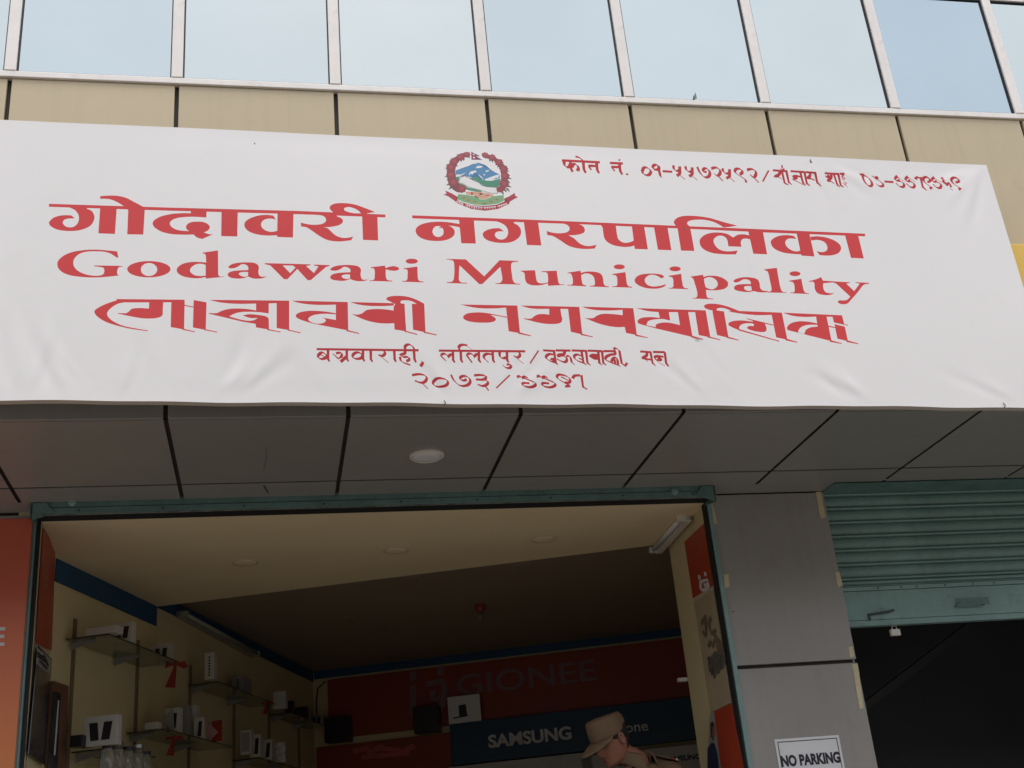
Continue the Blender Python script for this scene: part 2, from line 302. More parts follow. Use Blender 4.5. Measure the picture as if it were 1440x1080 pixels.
  "~222,485 ~260,450 ~350,437 ~440,440 ~530,455 665,480 665,490 ~560,470 495,462 ~545,490 ~550,515 ~510,535 ~430,540 ~330,535 ~250,515",
  "800,367 1397,379 1397,400 1210,400 1092,400 ~960,400 ~880,390","1092,385 1205,390 ~1215,460 ~1224,515 ~1200,543 ~1110,553 ~1000,542 837,502 837,495 ~910,498 ~940,475 ~975,457 ~1030,452 1094,458",
  "1283,395 1397,380 1429,657 1312,630"]),
 ("L",800,380,7.2,[
  "115,645 240,677 238,685 115,662",
  "125,377 645,391 645,410 535,408 ~400,415 ~260,410 ~180,395",
  "155,490 ~240,492 ~275,470 ~330,450 ~430,450 542,462 538,405 648,392 685,662 575,640 562,580 ~480,582 ~380,568 ~280,540",
  "668,652 797,685 793,692 668,670","675,390 1380,410 1380,428 905,430 ~800,420 ~730,405",
  "903,425 1008,425 1022,515 ~950,500 ~870,503 ~800,522 782,562 880,582 ~875,562 ~910,542 ~1000,535 1122,560 1098,420 1203,420 1250,680 880,595 760,563 ~700,542 ~692,518 ~730,490 ~815,480 917,487",
  "1235,663 1358,699 1352,707 1235,683","1273,420 1382,410 1430,684 1312,660","1400,668 1532,705 1528,713 1400,684"]),
 ("M",960,380,7.2,[
  "300,412 ~245,398 ~213,372 ~235,350 ~300,343 ~380,352 ~470,377 570,416 1005,432 1000,450 900,455 ~760,458 ~650,450 ~570,440 455,422 490,418 ~440,395 ~390,385 ~342,395 ~345,410 415,420 462,687 345,660 300,430",
  "448,672 570,708 565,715 448,690","897,445 1002,432 1059,707 945,682","1040,692 1163,728 1158,736 1040,712",
  "645,489 920,554 915,563 700,514 645,496",
  "~460,550 ~485,525 ~560,512 ~640,515 712,525 700,508 825,535 ~842,570 ~845,612 ~820,628 ~760,625 ~690,610 ~650,587 ~665,570 718,568 ~715,547 ~660,540 ~600,550 ~572,575 575,612 ~500,582",
  "560,596 980,717 975,726 560,612"]),
 ("N",1060,380,7.2,[
  "293,432 890,458 890,475 640,472 ~500,475 ~400,465 ~340,450",
  "628,470 735,470 787,720 340,608 ~335,580 ~370,542 ~450,520 ~540,522 640,540 | 447,632 ~458,598 ~500,567 ~570,554 645,556 645,572 ~570,582 ~528,605 508,648",
  "770,707 890,740 887,748 770,727","795,470 892,460 915,548 955,555 952,563 810,532","755,563 820,577 820,588 755,575",
  "815,547 920,572 952,720 845,695","935,707 1058,742 1053,750 935,727"]),
 ("P4",1080,220,12,["E 460,365 42,32"]),
 ("Q3",715,475,11.077,["1245,293 ~1290,256 1390,260 1402,350 ~1330,345","640,345 ~665,320 735,325 740,400"]),
]
# thin lettering: pen strokes (region, pen width factor, strokes)
RED_PEN = [
 ("P1",780,210,12,1.1,["125,190 755,222","160,200 ~163,260 ~200,303 ~240,298 262,262","265,210 270,320 300,385","285,300 ~325,255 ~370,270 ~398,320 385,368",
   "480,210 492,340 520,400","355,122 ~410,140 ~450,165 475,195","570,285 ~640,283 705,290","575,295 615,350","705,230 717,350 745,405",
   "935,232 1145,242","1090,245 1105,370 1137,428","958,300 1090,305","960,305 1010,370","1082,180 1102,186","1205,420 1235,430"]),
 ("P2",890,220,12,1.0,["~158,250 ~185,195 ~240,195 ~298,250 ~275,310 ~220,318 ~170,290 ~158,250","~365,225 ~335,185 ~370,145 ~425,160 ~440,195 ~410,225 360,222","430,165 ~445,260 465,340 485,355",
   "505,252 658,262","680,155 ~695,215 ~740,247 785,235","790,175 790,290 745,330","780,310 875,388","885,170 ~905,230 ~950,260 1000,250","1000,190 1000,300 955,340","990,325 1085,402",
   "1085,180 ~1125,265 ~1185,335 ~1240,355 ~1290,325 ~1290,255 ~1240,205 ~1192,215 ~1190,255 1240,265"]),
 ("P3",980,220,12,1.0,["245,205 ~320,190 ~385,230 ~388,290 ~345,325 290,290","340,315 435,415","430,205 ~450,260 ~500,290 550,280","550,220 550,340 500,370","540,350 635,430",
   "725,300 ~760,280 ~755,235 ~700,208 ~650,225 ~650,270 ~740,340 ~810,390 835,440","848,228 ~920,215 ~985,250 ~990,320 ~950,350 900,310","945,345 1040,440"]),
 ("P3t",980,220,12,.45,["1210,240 1110,425"]),
 ("P4",1080,220,12,.95,["85,235 320,250","195,250 ~190,300 110,340 ~170,345 230,385","235,255 280,450 340,483","310,250 350,440 400,478",
   "385,250 615,265","545,270 590,450 635,490","615,265 655,460 708,495","420,350 ~470,330 550,345",
   "640,265 805,280","700,275 ~710,320 665,370 ~710,370 785,400","795,280 830,440 893,503",
   "960,285 1195,298","~970,330 ~990,350 1030,325","1065,300 ~1060,360 1005,415 ~1050,420 1110,455","1110,300 1170,485 1215,520","1185,300 1225,490 1273,520","1215,293 1285,298"]),
 ("P4t",1080,220,12,.5,["235,150 240,195","210,205 ~245,222 275,210","405,385 ~500,430 600,485","1275,305 1245,345 1300,375 1270,395 1245,370","1290,425 1325,462 1295,480 1265,445","1290,470 1345,520","1225,295 1270,340"]),
 ("P5",1190,225,8,.95,["~185,170 ~235,190 ~285,250 ~282,292 ~245,288 ~200,235 ~182,170","155,160 200,165","290,180 308,192","325,208 ~350,192 345,215 ~400,258 ~415,290 ~375,295 335,268",
   "432,243 528,250","575,185 ~548,212 ~575,235 600,225","560,262 ~600,298 ~645,300 ~645,265 600,235","693,190 ~666,217 ~693,240 718,230","678,267 ~718,303 ~763,305 ~763,270 718,240",
   "780,215 ~795,195 830,205","838,195 860,305 903,343","915,245 ~945,238 ~915,195 ~870,205 ~885,250 960,310 940,322","990,197 ~963,224 ~990,247 1015,237","975,274 ~1015,310 ~1060,312 ~1060,277 1015,247",
   "1065,205 1090,207","1090,225 ~1095,262 ~1120,258 ~1130,285 ~1150,262 1180,308","1230,252 ~1265,245 ~1235,205 ~1182,215 ~1200,262 1280,322 1262,335"]),
 ("P5t",1190,225,8,.4,["555,172 655,245","560,268 600,298","675,178 775,250","975,190 1070,255","1165,325 1200,345"]),
 ("Q1",435,475,8.47,.95,["90,142 1297,157","~105,215 ~145,182 ~190,200 ~205,230 ~160,257 ~110,245 ~105,215","125,198 190,240","222,150 222,258 238,285","320,190 ~380,188 385,225 345,255 280,195",
   "445,150 445,255 465,285","435,235 375,290","~515,210 ~560,182 ~620,198 ~625,238 ~570,257 ~520,240 ~515,210","638,150 638,255 655,285","730,155 732,260 750,290",
   "885,160 ~900,190 ~875,220 825,212","845,225 940,300","1010,160 1015,262 1030,290","1140,165 ~1135,192 1080,208 ~1110,232 ~1180,240 ~1185,270 1155,282","1078,235 ~1095,285 1200,330",
   "1245,165 1252,265 1270,297","1142,160 ~1140,110 ~1180,88 ~1225,108 1250,150","1335,290 ~1350,300 1325,343","1225,448 ~1320,438 ~1388,462 ~1390,510 ~1340,538 1258,515","1340,538 1412,608"]),
 ("Q2",575,475,8.47,.95,["358,160 1380,168","440,280 375,218 ~405,198 ~445,205 470,238 ~490,208 530,208","522,165 525,270 545,300","615,165 620,270 638,300","612,160 ~592,120 ~630,92 ~690,98",
   "750,300 685,213 ~715,195 ~755,205 778,235 ~800,205 835,205","830,165 832,270 853,300","995,170 1000,270 1018,300","990,205 ~920,200 ~890,235 945,298","1080,170 ~1082,225 ~1120,250 1170,235","1165,170 1168,270 1185,298",
   "1115,330 ~1155,360 ~1205,360 ~1212,330 1165,322","1305,175 ~1322,205 ~1300,238 1250,222","1270,238 1365,312",
   "~290,525 ~330,492 ~400,490 ~460,520 ~455,560 ~400,582 ~330,580 ~290,555 ~290,525","500,445 ~540,515 ~610,570 ~690,568 ~730,525 ~705,475 ~640,460 ~610,490 ~650,512 685,500",
   "778,452 ~860,448 ~918,468 ~895,498 800,500","895,500 ~940,528 ~920,565 ~870,575 820,558","905,575 950,628"]),
 ("Q2t",575,475,8.47,.4,["1200,448 1042,600","680,96 742,145"]),
 ("Q3",715,475,11.077,.95,["540,205 720,215","705,215 735,395 765,425","690,268 ~630,265 ~582,310 ~640,365 735,398","735,205 960,208","875,215 862,265 ~800,268 758,292","760,295 ~840,285 ~900,320 ~895,375 ~850,382 755,340",
   "900,290 ~950,300 985,390 1025,425","985,205 1210,212","1130,285 ~1060,270 ~1020,300 ~1060,355 1160,398","1095,325 1150,350","1135,215 1165,395 1210,428","1205,215 1228,400 1275,432","1235,208 1440,215","1395,215 1412,395 1440,420",
   "130,612 185,600 155,582","210,632 ~250,610 298,628","235,630 380,690 ~420,730 ~370,768 ~290,770 ~220,740 ~225,712 320,715","438,612 493,600 463,582","518,632 ~558,610 606,628","543,630 688,690 ~728,730 ~678,768 ~598,770 ~528,740 ~533,712 628,715",
   "880,700 ~955,690 ~930,620 ~800,578 ~755,605 ~790,655 965,750 885,760","820,615 880,640 930,670","1000,635 ~1025,598 1110,590","1135,590 1162,770 1225,803"]),
 ("Q3t",715,475,11.077,.4,["463,210 335,405"]),
 ("Q4",820,475,11.077,.95,["70,208 290,215","228,215 252,400 293,430","290,215 312,400 358,432","315,215 500,215","490,215 ~495,255 ~420,272 ~352,310 ~352,350 540,430 575,450","440,375 ~470,325 ~515,322 545,420","485,345 500,400",
   "562,215 597,400 620,420","470,180 ~505,172 ~550,198 565,220","620,420 655,440 680,405 662,390","890,220 1055,230","990,235 ~985,280 910,325 ~950,330 1000,370","950,330 1050,345","1048,235 1080,400 1128,440",
   "1090,225 1265,230","1105,310 ~1150,290 1245,300","1105,310 ~1140,345 ~1200,350 ~1210,325 1160,325","1268,235 1292,400 1330,447"]),
 ("Q4t",820,475,11.077,.4,["1110,330 ~1180,390 1270,440"]),
]
# emblem, painted back to front: (colour key, outlines)
EMB = [
 ("blue",["385,440 470,405 560,375 620,345 670,318 720,340 790,360 860,420 920,460 985,490 985,540 860,575 780,570 700,530 620,540 560,520 500,515 400,520 385,480"]),
 ("dblue",["640,470 690,490 760,550 720,575 650,520 600,540","385,500 500,500 560,520 480,520 385,520","700,330 790,360 860,420 800,400 740,360"]),
 ("white",["395,492 470,490 525,462 480,502 400,527 390,510","570,475 600,445 640,440 660,430 672,462 640,465 620,490 590,480 570,505","655,402 690,370 755,376 740,395 690,405","790,440 840,425 830,450 795,458","690,488 715,500 768,548 735,540","780,555 850,530 930,500 985,488 970,520 950,545 940,530 900,560 860,578 790,572","755,490 790,485 780,508","622,345 670,320 692,332 650,345"]),
 ("green",["500,520 600,540 680,515 740,560 800,575 880,577 995,545 990,640 940,668 850,668 760,640 680,585 560,540","385,525 440,520 430,592 385,570","415,600 500,630 560,670 650,690 750,720 720,735 600,715 540,700 430,670"]),
 ("brown",["440,538 510,507 565,532 645,576 705,596 745,636 812,655 955,664 955,752 870,751 780,727 720,707 640,686 560,661 500,626 425,599"]),
 ("white",["447,543 510,513 562,538 640,582 700,603 740,643 810,662 948,671 948,744 870,744 780,720 720,700 640,680 560,655 500,620 432,595"]),
 ("lgreen",["420,760 530,770 650,790 720,830 790,835 880,790 1035,770 1040,850 950,890 760,915 600,895 480,860 410,830"]),
 ("peach",["525,725 640,725 720,730 820,745 900,765 900,785 840,800 790,832 720,825 650,780 530,765"]),
 ("red",["595,730 622,733 620,772 595,768"]),
 ("brown",["690,745 735,742 760,762 700,780 720,758","650,780 700,812 690,822 640,790","770,775 850,770 830,785"]),
 ("gold",["E 520,830 45,10","E 600,850 45,10","E 690,880 50,9","E 830,880 50,9","E 910,850 45,10","E 985,815 40,11","E 560,800 40,8","E 900,815 40,8","E 470,790 30,10","E 640,870 30,7","E 760,870 30,7"]),
 ("brown",["E 560,842 20,5","E 650,865 20,5","E 870,862 20,5","E 945,835 20,5","E 500,812 20,5","E 780,890 30,5"]),
 ("wreath",["~500,195 ~420,228 ~335,295 ~280,385 ~270,480 ~285,590 ~335,680 ~420,735 ~480,720 ~430,610 ~385,500 ~390,400 ~430,320 ~500,262 ~570,245","~745,205 ~820,210 ~920,250 ~1005,325 ~1065,405 ~1092,500 ~1090,600 ~1050,700 ~1000,735 ~950,720 ~985,640 ~1003,520 ~985,420 ~935,335 ~880,290 ~790,262"]),
 ("leaf_shape",["245,418 291,420 320,395 282,391","235,525 283,529 315,505 275,499","256,640 307,638 340,610 297,609","292,703 335,679 350,640 313,658","298,333 340,341 370,320 335,311","390,733 427,721 440,690 408,698","350,690 375,668 370,640 347,657","462,325 481,294 470,265 452,290","578,272 582,241 560,225 554,252","265,575 303,568 320,540 287,543","500,310 515,277 500,250 485,277","420,380 405,356 380,360 391,382","250,365 299,383 340,370 300,353","1118,452 1080,423 1040,425 1070,451","1150,556 1106,522 1060,520 1095,550","1147,672 1106,633 1060,625 1092,659","1122,732 1099,683 1060,660 1077,702","1052,362 1021,333 985,335 1010,361","1133,612 1102,571 1060,560 1084,596","1042,772 1031,729 1000,710 1006,746","890,332 899,298 880,275 870,303","790,276 805,253 790,235 775,253","952,398 981,376 980,345 954,362","850,320 870,295 860,270 841,290","1080,740 1070,699 1040,680 1046,715","1120,500 1086,475 1050,480 1077,503"]),
 ("flower",["F 545,217 51","F 452,252 59","F 365,312 63","F 322,390 66","F 325,497 68","F 355,600 73","F 470,688 73","F 787,225 51","F 883,258 56","F 975,325 63","F 1040,412 66","F 1055,510 68","F 1045,618 73","F 985,692 56"]),
 ("rose",["F 545,212 25","F 455,246 30","F 368,306 33","F 325,384 33","F 325,492 35","F 358,594 37","F 470,680 37","F 787,220 25","F 880,254 28","F 972,320 33","F 1036,408 33","F 1052,504 35","F 1042,612 37"]),
 ("ribbon",["220,765 265,756 248,710 340,752 420,800 410,840 440,860 580,903 760,923 940,903 1050,858 1040,820 1110,790 1186,742 1190,780 1230,800 1190,820 1120,862 1110,892 960,962 780,987 600,962 420,892 370,850 290,792"]),
 ("dred",["370,850 420,800 410,840","1120,862 1040,820 1050,858"]),
 ("blue2",["600,178 724,238 672,240 750,292 604,289"]),
 ("flower",["605,187 708,235 660,236 730,285 609,283"]),
 ("white",["E 634,215 12,9","E 638,258 14,11"]),
]
EMB_PEN = [
 "398,855 490,890","412,860 405,880","440,872 435,892","465,880 460,905","485,888 480,910","525,905 750,940","545,910 540,930","575,918 570,938","610,924 605,945","640,930 635,960","665,934 665,955","700,938 700,958","735,940 735,962",
 "770,942 930,930","785,942 785,962","815,940 820,960","845,940 850,958","880,935 885,955","915,930 920,950","955,925 1080,885","975,918 980,938","1005,910 1010,930","1035,900 1042,920","1065,888 1072,908"]
# ------------------------------------------------------------------ materials
T_ = mat('tan_cladding', (.55, .45, .29), .42, var=.05, scale=.9, bump=.04, bscale=9, dirt=.3, dirtcol=(.32, .26, .17))
T_seam = mat('seam_sealant', (.045, .036, .03), .7, var=.3, scale=20)
GREY = mat('grey_cladding', (.345, .325, .30), .38, var=.09, scale=1.1, bump=.06, bscale=35, dirt=.35, dirtcol=(.23, .20, .17))
SOFF = mat('soffit_cladding', (.33, .315, .295), .30, var=.10, scale=1.0, bump=.05, bscale=12, dirt=.4, dirtcol=(.21, .18, .155))
FRAME = mat('window_frame_paint', (.86, .81, .76), .4, var=.06, scale=5, bump=.05, bscale=80, dirt=.35, dirtcol=(.42, .36, .31))
GASK = mat('black_gasket', (.03, .026, .03), .6)
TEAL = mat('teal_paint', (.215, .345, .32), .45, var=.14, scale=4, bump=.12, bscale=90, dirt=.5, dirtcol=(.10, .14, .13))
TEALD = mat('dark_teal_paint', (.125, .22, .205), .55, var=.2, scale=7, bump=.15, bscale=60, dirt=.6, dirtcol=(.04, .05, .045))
BLACK = mat('black_gap', (.012, .012, .013), .8)
CREAM = mat('cream_wall_paint', (.62, .52, .30), .7, var=.05, scale=1.5, bump=.08, bscale=120, dirt=.1, dirtcol=(.4, .32, .18))
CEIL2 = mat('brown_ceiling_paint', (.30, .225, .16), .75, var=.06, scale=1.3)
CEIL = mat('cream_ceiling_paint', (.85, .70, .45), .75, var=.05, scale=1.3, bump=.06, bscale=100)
BLUE = mat('blue_band_paint', (.010, .065, .15), .6, var=.08)
REDB = mat('red_signboard', (.26, .036, .015), .45, var=.08, scale=2)
NAVY = mat('blue_signboard', (.006, .045, .10), .45, var=.08, scale=2)
WHITEB = mat('white_signboard', (.5, .5, .48), .5, var=.06)
LETT = mat('white_letter', (.62, .62, .62), .5, var=.02)
GLET = mat('grey_letter', (.22, .13, .14), .5, var=.05)
INKD = mat('dark_ink', (.02, .018, .03), .6, var=.1)
PAPER = mat('white_paper', (.74, .73, .74), .6, var=.03)
TAPE = mat('masking_tape', (.62, .53, .33), .7, var=.1, scale=20)
WHITEP = mat('white_plastic', (.72, .68, .62), .4, var=.03)
CARD = mat('white_card_box', (.52, .50, .46), .5, var=.05)
CARDG = mat('grey_card_box', (.27, .26, .25), .5, var=.1)
PHONE = mat('black_phone', (.02, .015, .02), .3, var=.1)
PRED = mat('red_ribbon', (.26, .02, .012), .5, var=.15, scale=12)
POSTR = mat('orange_red_poster', (.42, .05, .02), .4, var=.05)
POSTB = mat('beige_poster', (.42, .34, .22), .5, var=.1, scale=4)
BROWN = mat('brown_frame', (.16, .08, .045), .4, var=.2)
YELL = mat('yellow_signboard', (.78, .50, .08), .4, var=.04, dirt=.1, dirtcol=(.5, .3, .06))
CONC = mat('concrete', (.17, .16, .145), .85, var=.15, scale=2, bump=.3, bscale=30, dirt=.3, dirtcol=(.1, .095, .085))
ASPH = mat('asphalt', (.085, .08, .075), .9, var=.2, scale=.8, bump=.4, bscale=60, dirt=.3, dirtcol=(.16, .14, .11))
PAVE = mat('dusty_pavement', (.17, .155, .135), .9, var=.15, scale=1.2, bump=.3, bscale=40, dirt=.3, dirtcol=(.12, .1, .08))
STEEL = mat('brushed_steel', (.5, .5, .5), .3, metal=1., var=.1)
FLOORT = mat('shop_floor_tile', (.10, .085, .07), .4, var=.1, scale=2)
SKIN = mat('skin', (.27, .11, .068), .55, var=.12, scale=12, bump=.05, bscale=150)
HAIR = mat('black_hair', (.010, .008, .007), .8, var=.3, scale=60, bump=.4, bscale=200)
KHAKI = mat('khaki_cloth', (.165, .102, .055), .85, var=.16, scale=8, bump=.25, bscale=250)
TROU = mat('dark_trousers', (.05, .045, .035), .85, var=.1, bump=.2, bscale=200)

def glass_mat(name, color, rough=.0):
    m = bpy.data.materials.new(name); m.use_nodes = True; b = m.node_tree.nodes['Principled BSDF']
    b.inputs['Base Color'].default_value = (*color, 1); b.inputs['Roughness'].default_value = rough; b.inputs['Transmission Weight'].default_value = .9; b.inputs['IOR'].default_value = 1.45
    return m
SHELFG = glass_mat('green_shelf_glass', (.45, .5, .40), .08)
JARG = glass_mat('clear_jar_glass', (.85, .87, .85), .02)

def pane_mat(i):
    rnd = random.Random(i * 13 + 5); c = [.505, .548, .538]; d = {0: -.03, 3: -.035, 6: -.085, 2: .01}.get(i, rnd.uniform(-.008, .008))  # some panes tinted darker and bluer for the different sky they reflect
    col_ = (c[0] + d * 1.3, c[1] + d, c[2] + d * .45)
    m = bpy.data.materials.new('reflective_pane'); m.use_nodes = True; t = m.node_tree; b = t.nodes['Principled BSDF']
    b.inputs['Metallic'].default_value = 1; b.inputs['Roughness'].default_value = .09
    tc = t.nodes.new('ShaderNodeTexCoord'); n = t.nodes.new('ShaderNodeTexNoise'); n.inputs['Scale'].default_value = 1.1; n.inputs['Detail'].default_value = 3
    n.noise_dimensions = '4D'; n.inputs['W'].default_value = i * 3.1
    t.links.new(tc.outputs['Object'], n.inputs['Vector'])
    r = t.nodes.new('ShaderNodeValToRGB'); r.color_ramp.elements[0].position = .3; r.color_ramp.elements[1].position = .7
    r.color_ramp.elements[0].color = (*[v * .96 for v in col_], 1); r.color_ramp.elements[1].color = (*[min(1, v * 1.03) for v in col_], 1)
    t.links.new(n.outputs['Fac'], r.inputs['Fac']); t.links.new(r.outputs['Color'], b.inputs['Base Color'])
    n2 = t.nodes.new('ShaderNodeTexNoise'); n2.inputs['Scale'].default_value = 2.5; t.links.new(tc.outputs['Object'], n2.inputs['Vector'])
    bp = t.nodes.new('ShaderNodeBump'); bp.inputs['Strength'].default_value = .25; bp.inputs['Distance'].default_value = .01
    t.links.new(n2.outputs['Fac'], bp.inputs['Height']); t.links.new(bp.outputs[0], b.inputs['Normal'])
    return m

# ------------------------------------------------------------------ levels of the building
D0, D1 = 4.389, 5.5            # front of the upper floors / of the shop front
ZS = 3.293                     # underside of the overhang
FL = .6                        # shop floor
S0, PIT = -.376, .6805         # seam of the cladding and its pitch
seam = lambda i: S0 + PIT * i
seamb = lambda i: -.384 + .6945 * i      # joints of the overhang, slightly wider set
ZG = onY(672, 128, D0).z       # bottom of the window glass
ZC = onY(672, 137, D0).z       # top of the cladding
ZT = onY(1400, 3.5, D0).z      # top of the window glass

# ------------------------------------------------------------------ ground
MB().face([(-400, -400, 0), (400, -400, 0), (400, 600, 0), (-400, 600, 0)]).build('ground', PAVE, kind='structure', origin=(0, 0, 0))
MB().face([(-200, -9, .004), (200, -9, .004), (200, -1.2, .004), (-200, -1.2, .004)]).build('road', ASPH, kind='structure', origin=(0, -5, 0))
mb = MB(); mb.box((-60, -1.2, 0), (60, -1.05, .12)); mb.build('kerb', CONC, kind='structure', bevel=.01)
MB().box((-4, -1.05 + .003, 0), (8, 4.1, .115)).build('pavement', PAVE, kind='structure')
mb = MB(); mb.box((-4, 4.75, .115), (8, 9, FL - .004)); mb.build('plinth', CONC, kind='structure')
for k in range(3):
    st = MB().box((-1.4, 4.1 + .22 * k, .115), (5, 4.1 + .22 * (k + 1) - .002, .115 + .121 * (k + 1))); st.build('step', CONC, kind='structure', bevel=.008)

# unseen row added behind the viewer: closes the street, keeps low sky off the shop
OB = empty('sky_blocking_building', (0, -13, 0), 'unseen plain building added across the street to block the low sky', 'building')
MB().box((-30, -20, 0), (30, -13, 8.2)).build('wall', mat('old_render', (.26, .23, .20), .85, var=.12, scale=.5), OB)
MB().box((-30.2, -20, 8.2), (30.2, -12.7, 8.4)).build('roof', CONC, OB)
pr = None
for i in range(-9, 10):
    for zz_ in (1.2, 4.3):
        if pr is None:
            pr = MB().box((i * 3 - .6, -12.995, zz_), (i * 3 + .6, -12.95, zz_ + 1.4)).build('window', mat('dark_window_glass', (.03, .035, .04), .15), OB, origin=(i * 3, -13, zz_))
        else:
            o = pr.copy(); col.objects.link(o); o.location = Vector((i * 3, -13, zz_)) - Vector(OB.location)

# ------------------------------------------------------------------ the building
B = empty('commercial_building', (1.2, D0, 0), 'street front with tan cladding, row of mirror windows and grey panelled overhang above the shops', 'building')
I0, I1 = -4, 8
# masonry core behind the cladding
core = MB(); core.box((seam(I0), D0 + .02, ZS + .02), (seam(I1), D0 + .05, ZC)); core.box((seam(I0), D0 + .06, ZC), (seam(I1), D0 + .3, 9.5))
core.box((seam(I0), D0 + .05, ZS + .012), (seam(I1), D1 + 5, ZS + .2)) if False else None
core.build('wall', T_seam, B)
slab = MB(); slab.box((seam(I0), D0 + .05, ZS + .012), (seam(I1), 5.36, ZS + .25)); slab.build('overhang_slab', T_seam, B)
g = .009
me0 = me1 = None; ZM = 3.75
for i in range(I0, I1):
    x0, x1 = seam(i) + g, seam(i + 1) - g
    if i == 7 - 0 and False: pass
    o = (x0, D0, ZM)
    if me0 is None:
        p = MB(); p.box((x0, D0, ZM), (x1, D0 + .018, ZC - .003)); ob = p.build('cladding_panel', T_, B, bevel=.003, origin=o); me0 = ob
    else:
        ob = me0.copy(); col.objects.link(ob); ob.location = Vector(o) - Vector(B.location)
    xb0, xb1 = seamb(i) + g, seamb(i + 1) - g
    if me1 is None: me1 = MB().box((xb0, D0, ZS), (xb1, D0 + .018, ZM - .01)).build('fascia_panel', SOFF, B, bevel=.003, origin=(xb0, D0, ZS))
    else: ob = me1.copy(); col.objects.link(ob); ob.location = Vector((xb0, D0, ZS)) - Vector(B.location)
# soffit panels: two rows
GR = 5.165                        # cross seam of the soffit
row1 = row2 = None
for i in range(I0, I1):
    x0, x1 = seamb(i) + g, seamb(i + 1) - g
    for r, (y0, y1) in enumerate(((D0 + .001, GR - .010), (GR + .010, 5.36))):
        src = (row1, row2)[r]
        if src is None:
            p = MB(); p.box((x0, y0 + (.02 if r == 0 else 0), ZS), (x1, y1, ZS + .004)); ob = p.build('soffit_panel', SOFF, B, origin=(x0, y0, ZS))
            if r == 0: row1 = ob
            else: row2 = ob
        else:
            ob = src.copy(); col.objects.link(ob); ob.location = Vector((x0, y0, ZS)) - Vector(B.location)
# third soffit strip in front of the pillars (to the shop front plane)
gx0, gx1 = onY(991, 702, D1).x, onY(1158, 695, D1).x      # pillar between the two shop openings
for a, b in ((seam(I0), onY(52, 714, D1).x), (gx0, gx1)):
    MB().box((a, 5.362, ZS), (b, D1 - .004, ZS + .004)).build('soffit_panel', SOFF, B)
# window band
sill = MB(); sill.box((seam(I0), D0 - .012, ZC), (seam(I1), D0 + .06, ZG - .006)); sill.build('sill_rail', FRAME, B, bevel=.003)
head_ = MB(); head_.box((seam(I0), D0 - .012, ZT + .006), (seam(I1), D0 + .06, ZT + .05)); head_.build('head_rail', FRAME, B, bevel=.003)
mull = None; hw = .024
for i in range(I0, I1 + 1):
    o = (seam(i), D0 - .02, ZG)
    if mull is None:
        p = MB(); p.box((seam(i) - hw, D0 - .014, ZG - .004), (seam(i) + hw, D0 + .06, ZT + .004)); mull = p.build('mullion', FRAME, B, bevel=.003, origin=o)
    else:
        ob = mull.copy(); col.objects.link(ob); ob.location = Vector(o) - Vector(B.location)
for i in range(I0, I1):
    x0, x1 = seam(i) + hw, seam(i + 1) - hw; z0, z1 = ZG - .006, ZT + .006; t = .006
    f = MB()
    for a, b in (((x0, z0), (x1, z0 + t)), ((x0, z1 - t), (x1, z1)), ((x0, z0 + t), (x0 + t, z1 - t)), ((x1 - t, z0 + t), (x1, z1 - t))):
        f.box((a[0] + .0005, D0 - .004, a[1]), (b[0] - .0005, D0 + .03, b[1]))
    wf = f.build('window', GASK, B)
    rnd = random.Random(i + 40); tl = rnd.uniform(-.003, .003)
    pm = MB(); pm.box((x0 + t, D0 + .004, z0 + t), (x1 - t, D0 + .012, z1 - t)); pm.build('pane', pane_mat(i + 1), wf)
# the storeys above, out of the picture
up = MB(); up.box((seam(I0), D0, ZT + .055), (seam(I1), D0 + .058, ZT + .9)); up.build('upper_wall', T_, B)
rnd = random.Random(3)
for i in range(I0, I1):
    x0, x1 = seam(i) + hw, seam(i + 1) - hw
    MB().box((x0, D0 + .004, ZT + .95), (x1, D0 + .012, ZT + 2.0)).build('upper_pane', pane_mat(i + 20), B)
c = onY(978, 138, D0 - .006)
MB().prism([(c.x - .012, c.y, c.z - .004), (c.x - .004, c.y, c.z + .012), (c.x + .003, c.y, c.z + .034), (c.x + .006, c.y, c.z + .012), (c.x + .006, c.y, c.z - .003)], (0, -.002, 0)).build('leaf_shape', mat('grey_green_reflection', (.16, .19, .17), .6), label='tiny grey-green mark standing for a reflection at the bottom of a mirror window', cat='leaf_shape')  # grey-green reflection in the pane, modelled as a thin plate
c = onZ(374, 629, ZS - .001); d_ = onZ(371, 660, ZS - .001); f_ = onZ(377, 693, ZS - .001)
MB().tube([c, c.lerp(d_, .5) + Vector((.006, 0, -.004)), d_], .0014, 6).build('hanging_wire', mat('grey_wire', (.24, .22, .2), .6), label='thin grey wire end on the overhang panel left of the downlight', cat='wire')
MB().tube([onZ(371, 683, ZS - .001), f_], .003, 6).build('hanging_wire', GASK, label='short dark wire stub on the overhang just above the teal door frame', cat='wire')

# ------------------------------------------------------------------ pillar and left pier (grey panels)
zj = onY(1120, 934, D1).z
for zz0, zz1 in ((zj + .009, ZS - .006), (1.35, zj - .009), (FL, 1.332)):
    mb = MB(); mb.box((gx0 + .028, D1, zz0), (gx1, D1 + .02, zz1)); mb.build('pillar_panel', GREY, B, bevel=.002)
mb = MB(); mb.box((gx0 + .03, D1 + .021, FL), (gx1 - .012, 6.0, ZS + .1)); mb.build('pillar', T_seam, B)
mb = MB(); mb.box((gx1 - .01, D1 + .021, FL), (gx1, 6.0, ZS)); mb.build('pillar_side_panel', GREY, B)
lx = onY(50, 760, D1).x
mb = MB(); mb.box((-3.05, D1, FL), (lx - .012, D1 + .02, ZS - .012)); mb.build('pier_panel', GREY, B, bevel=.002)
mb = MB(); mb.box((-3.08, D1 + .021, FL), (lx - .014, 6.6, ZS + .1)); mb.build('pier', T_seam, B)
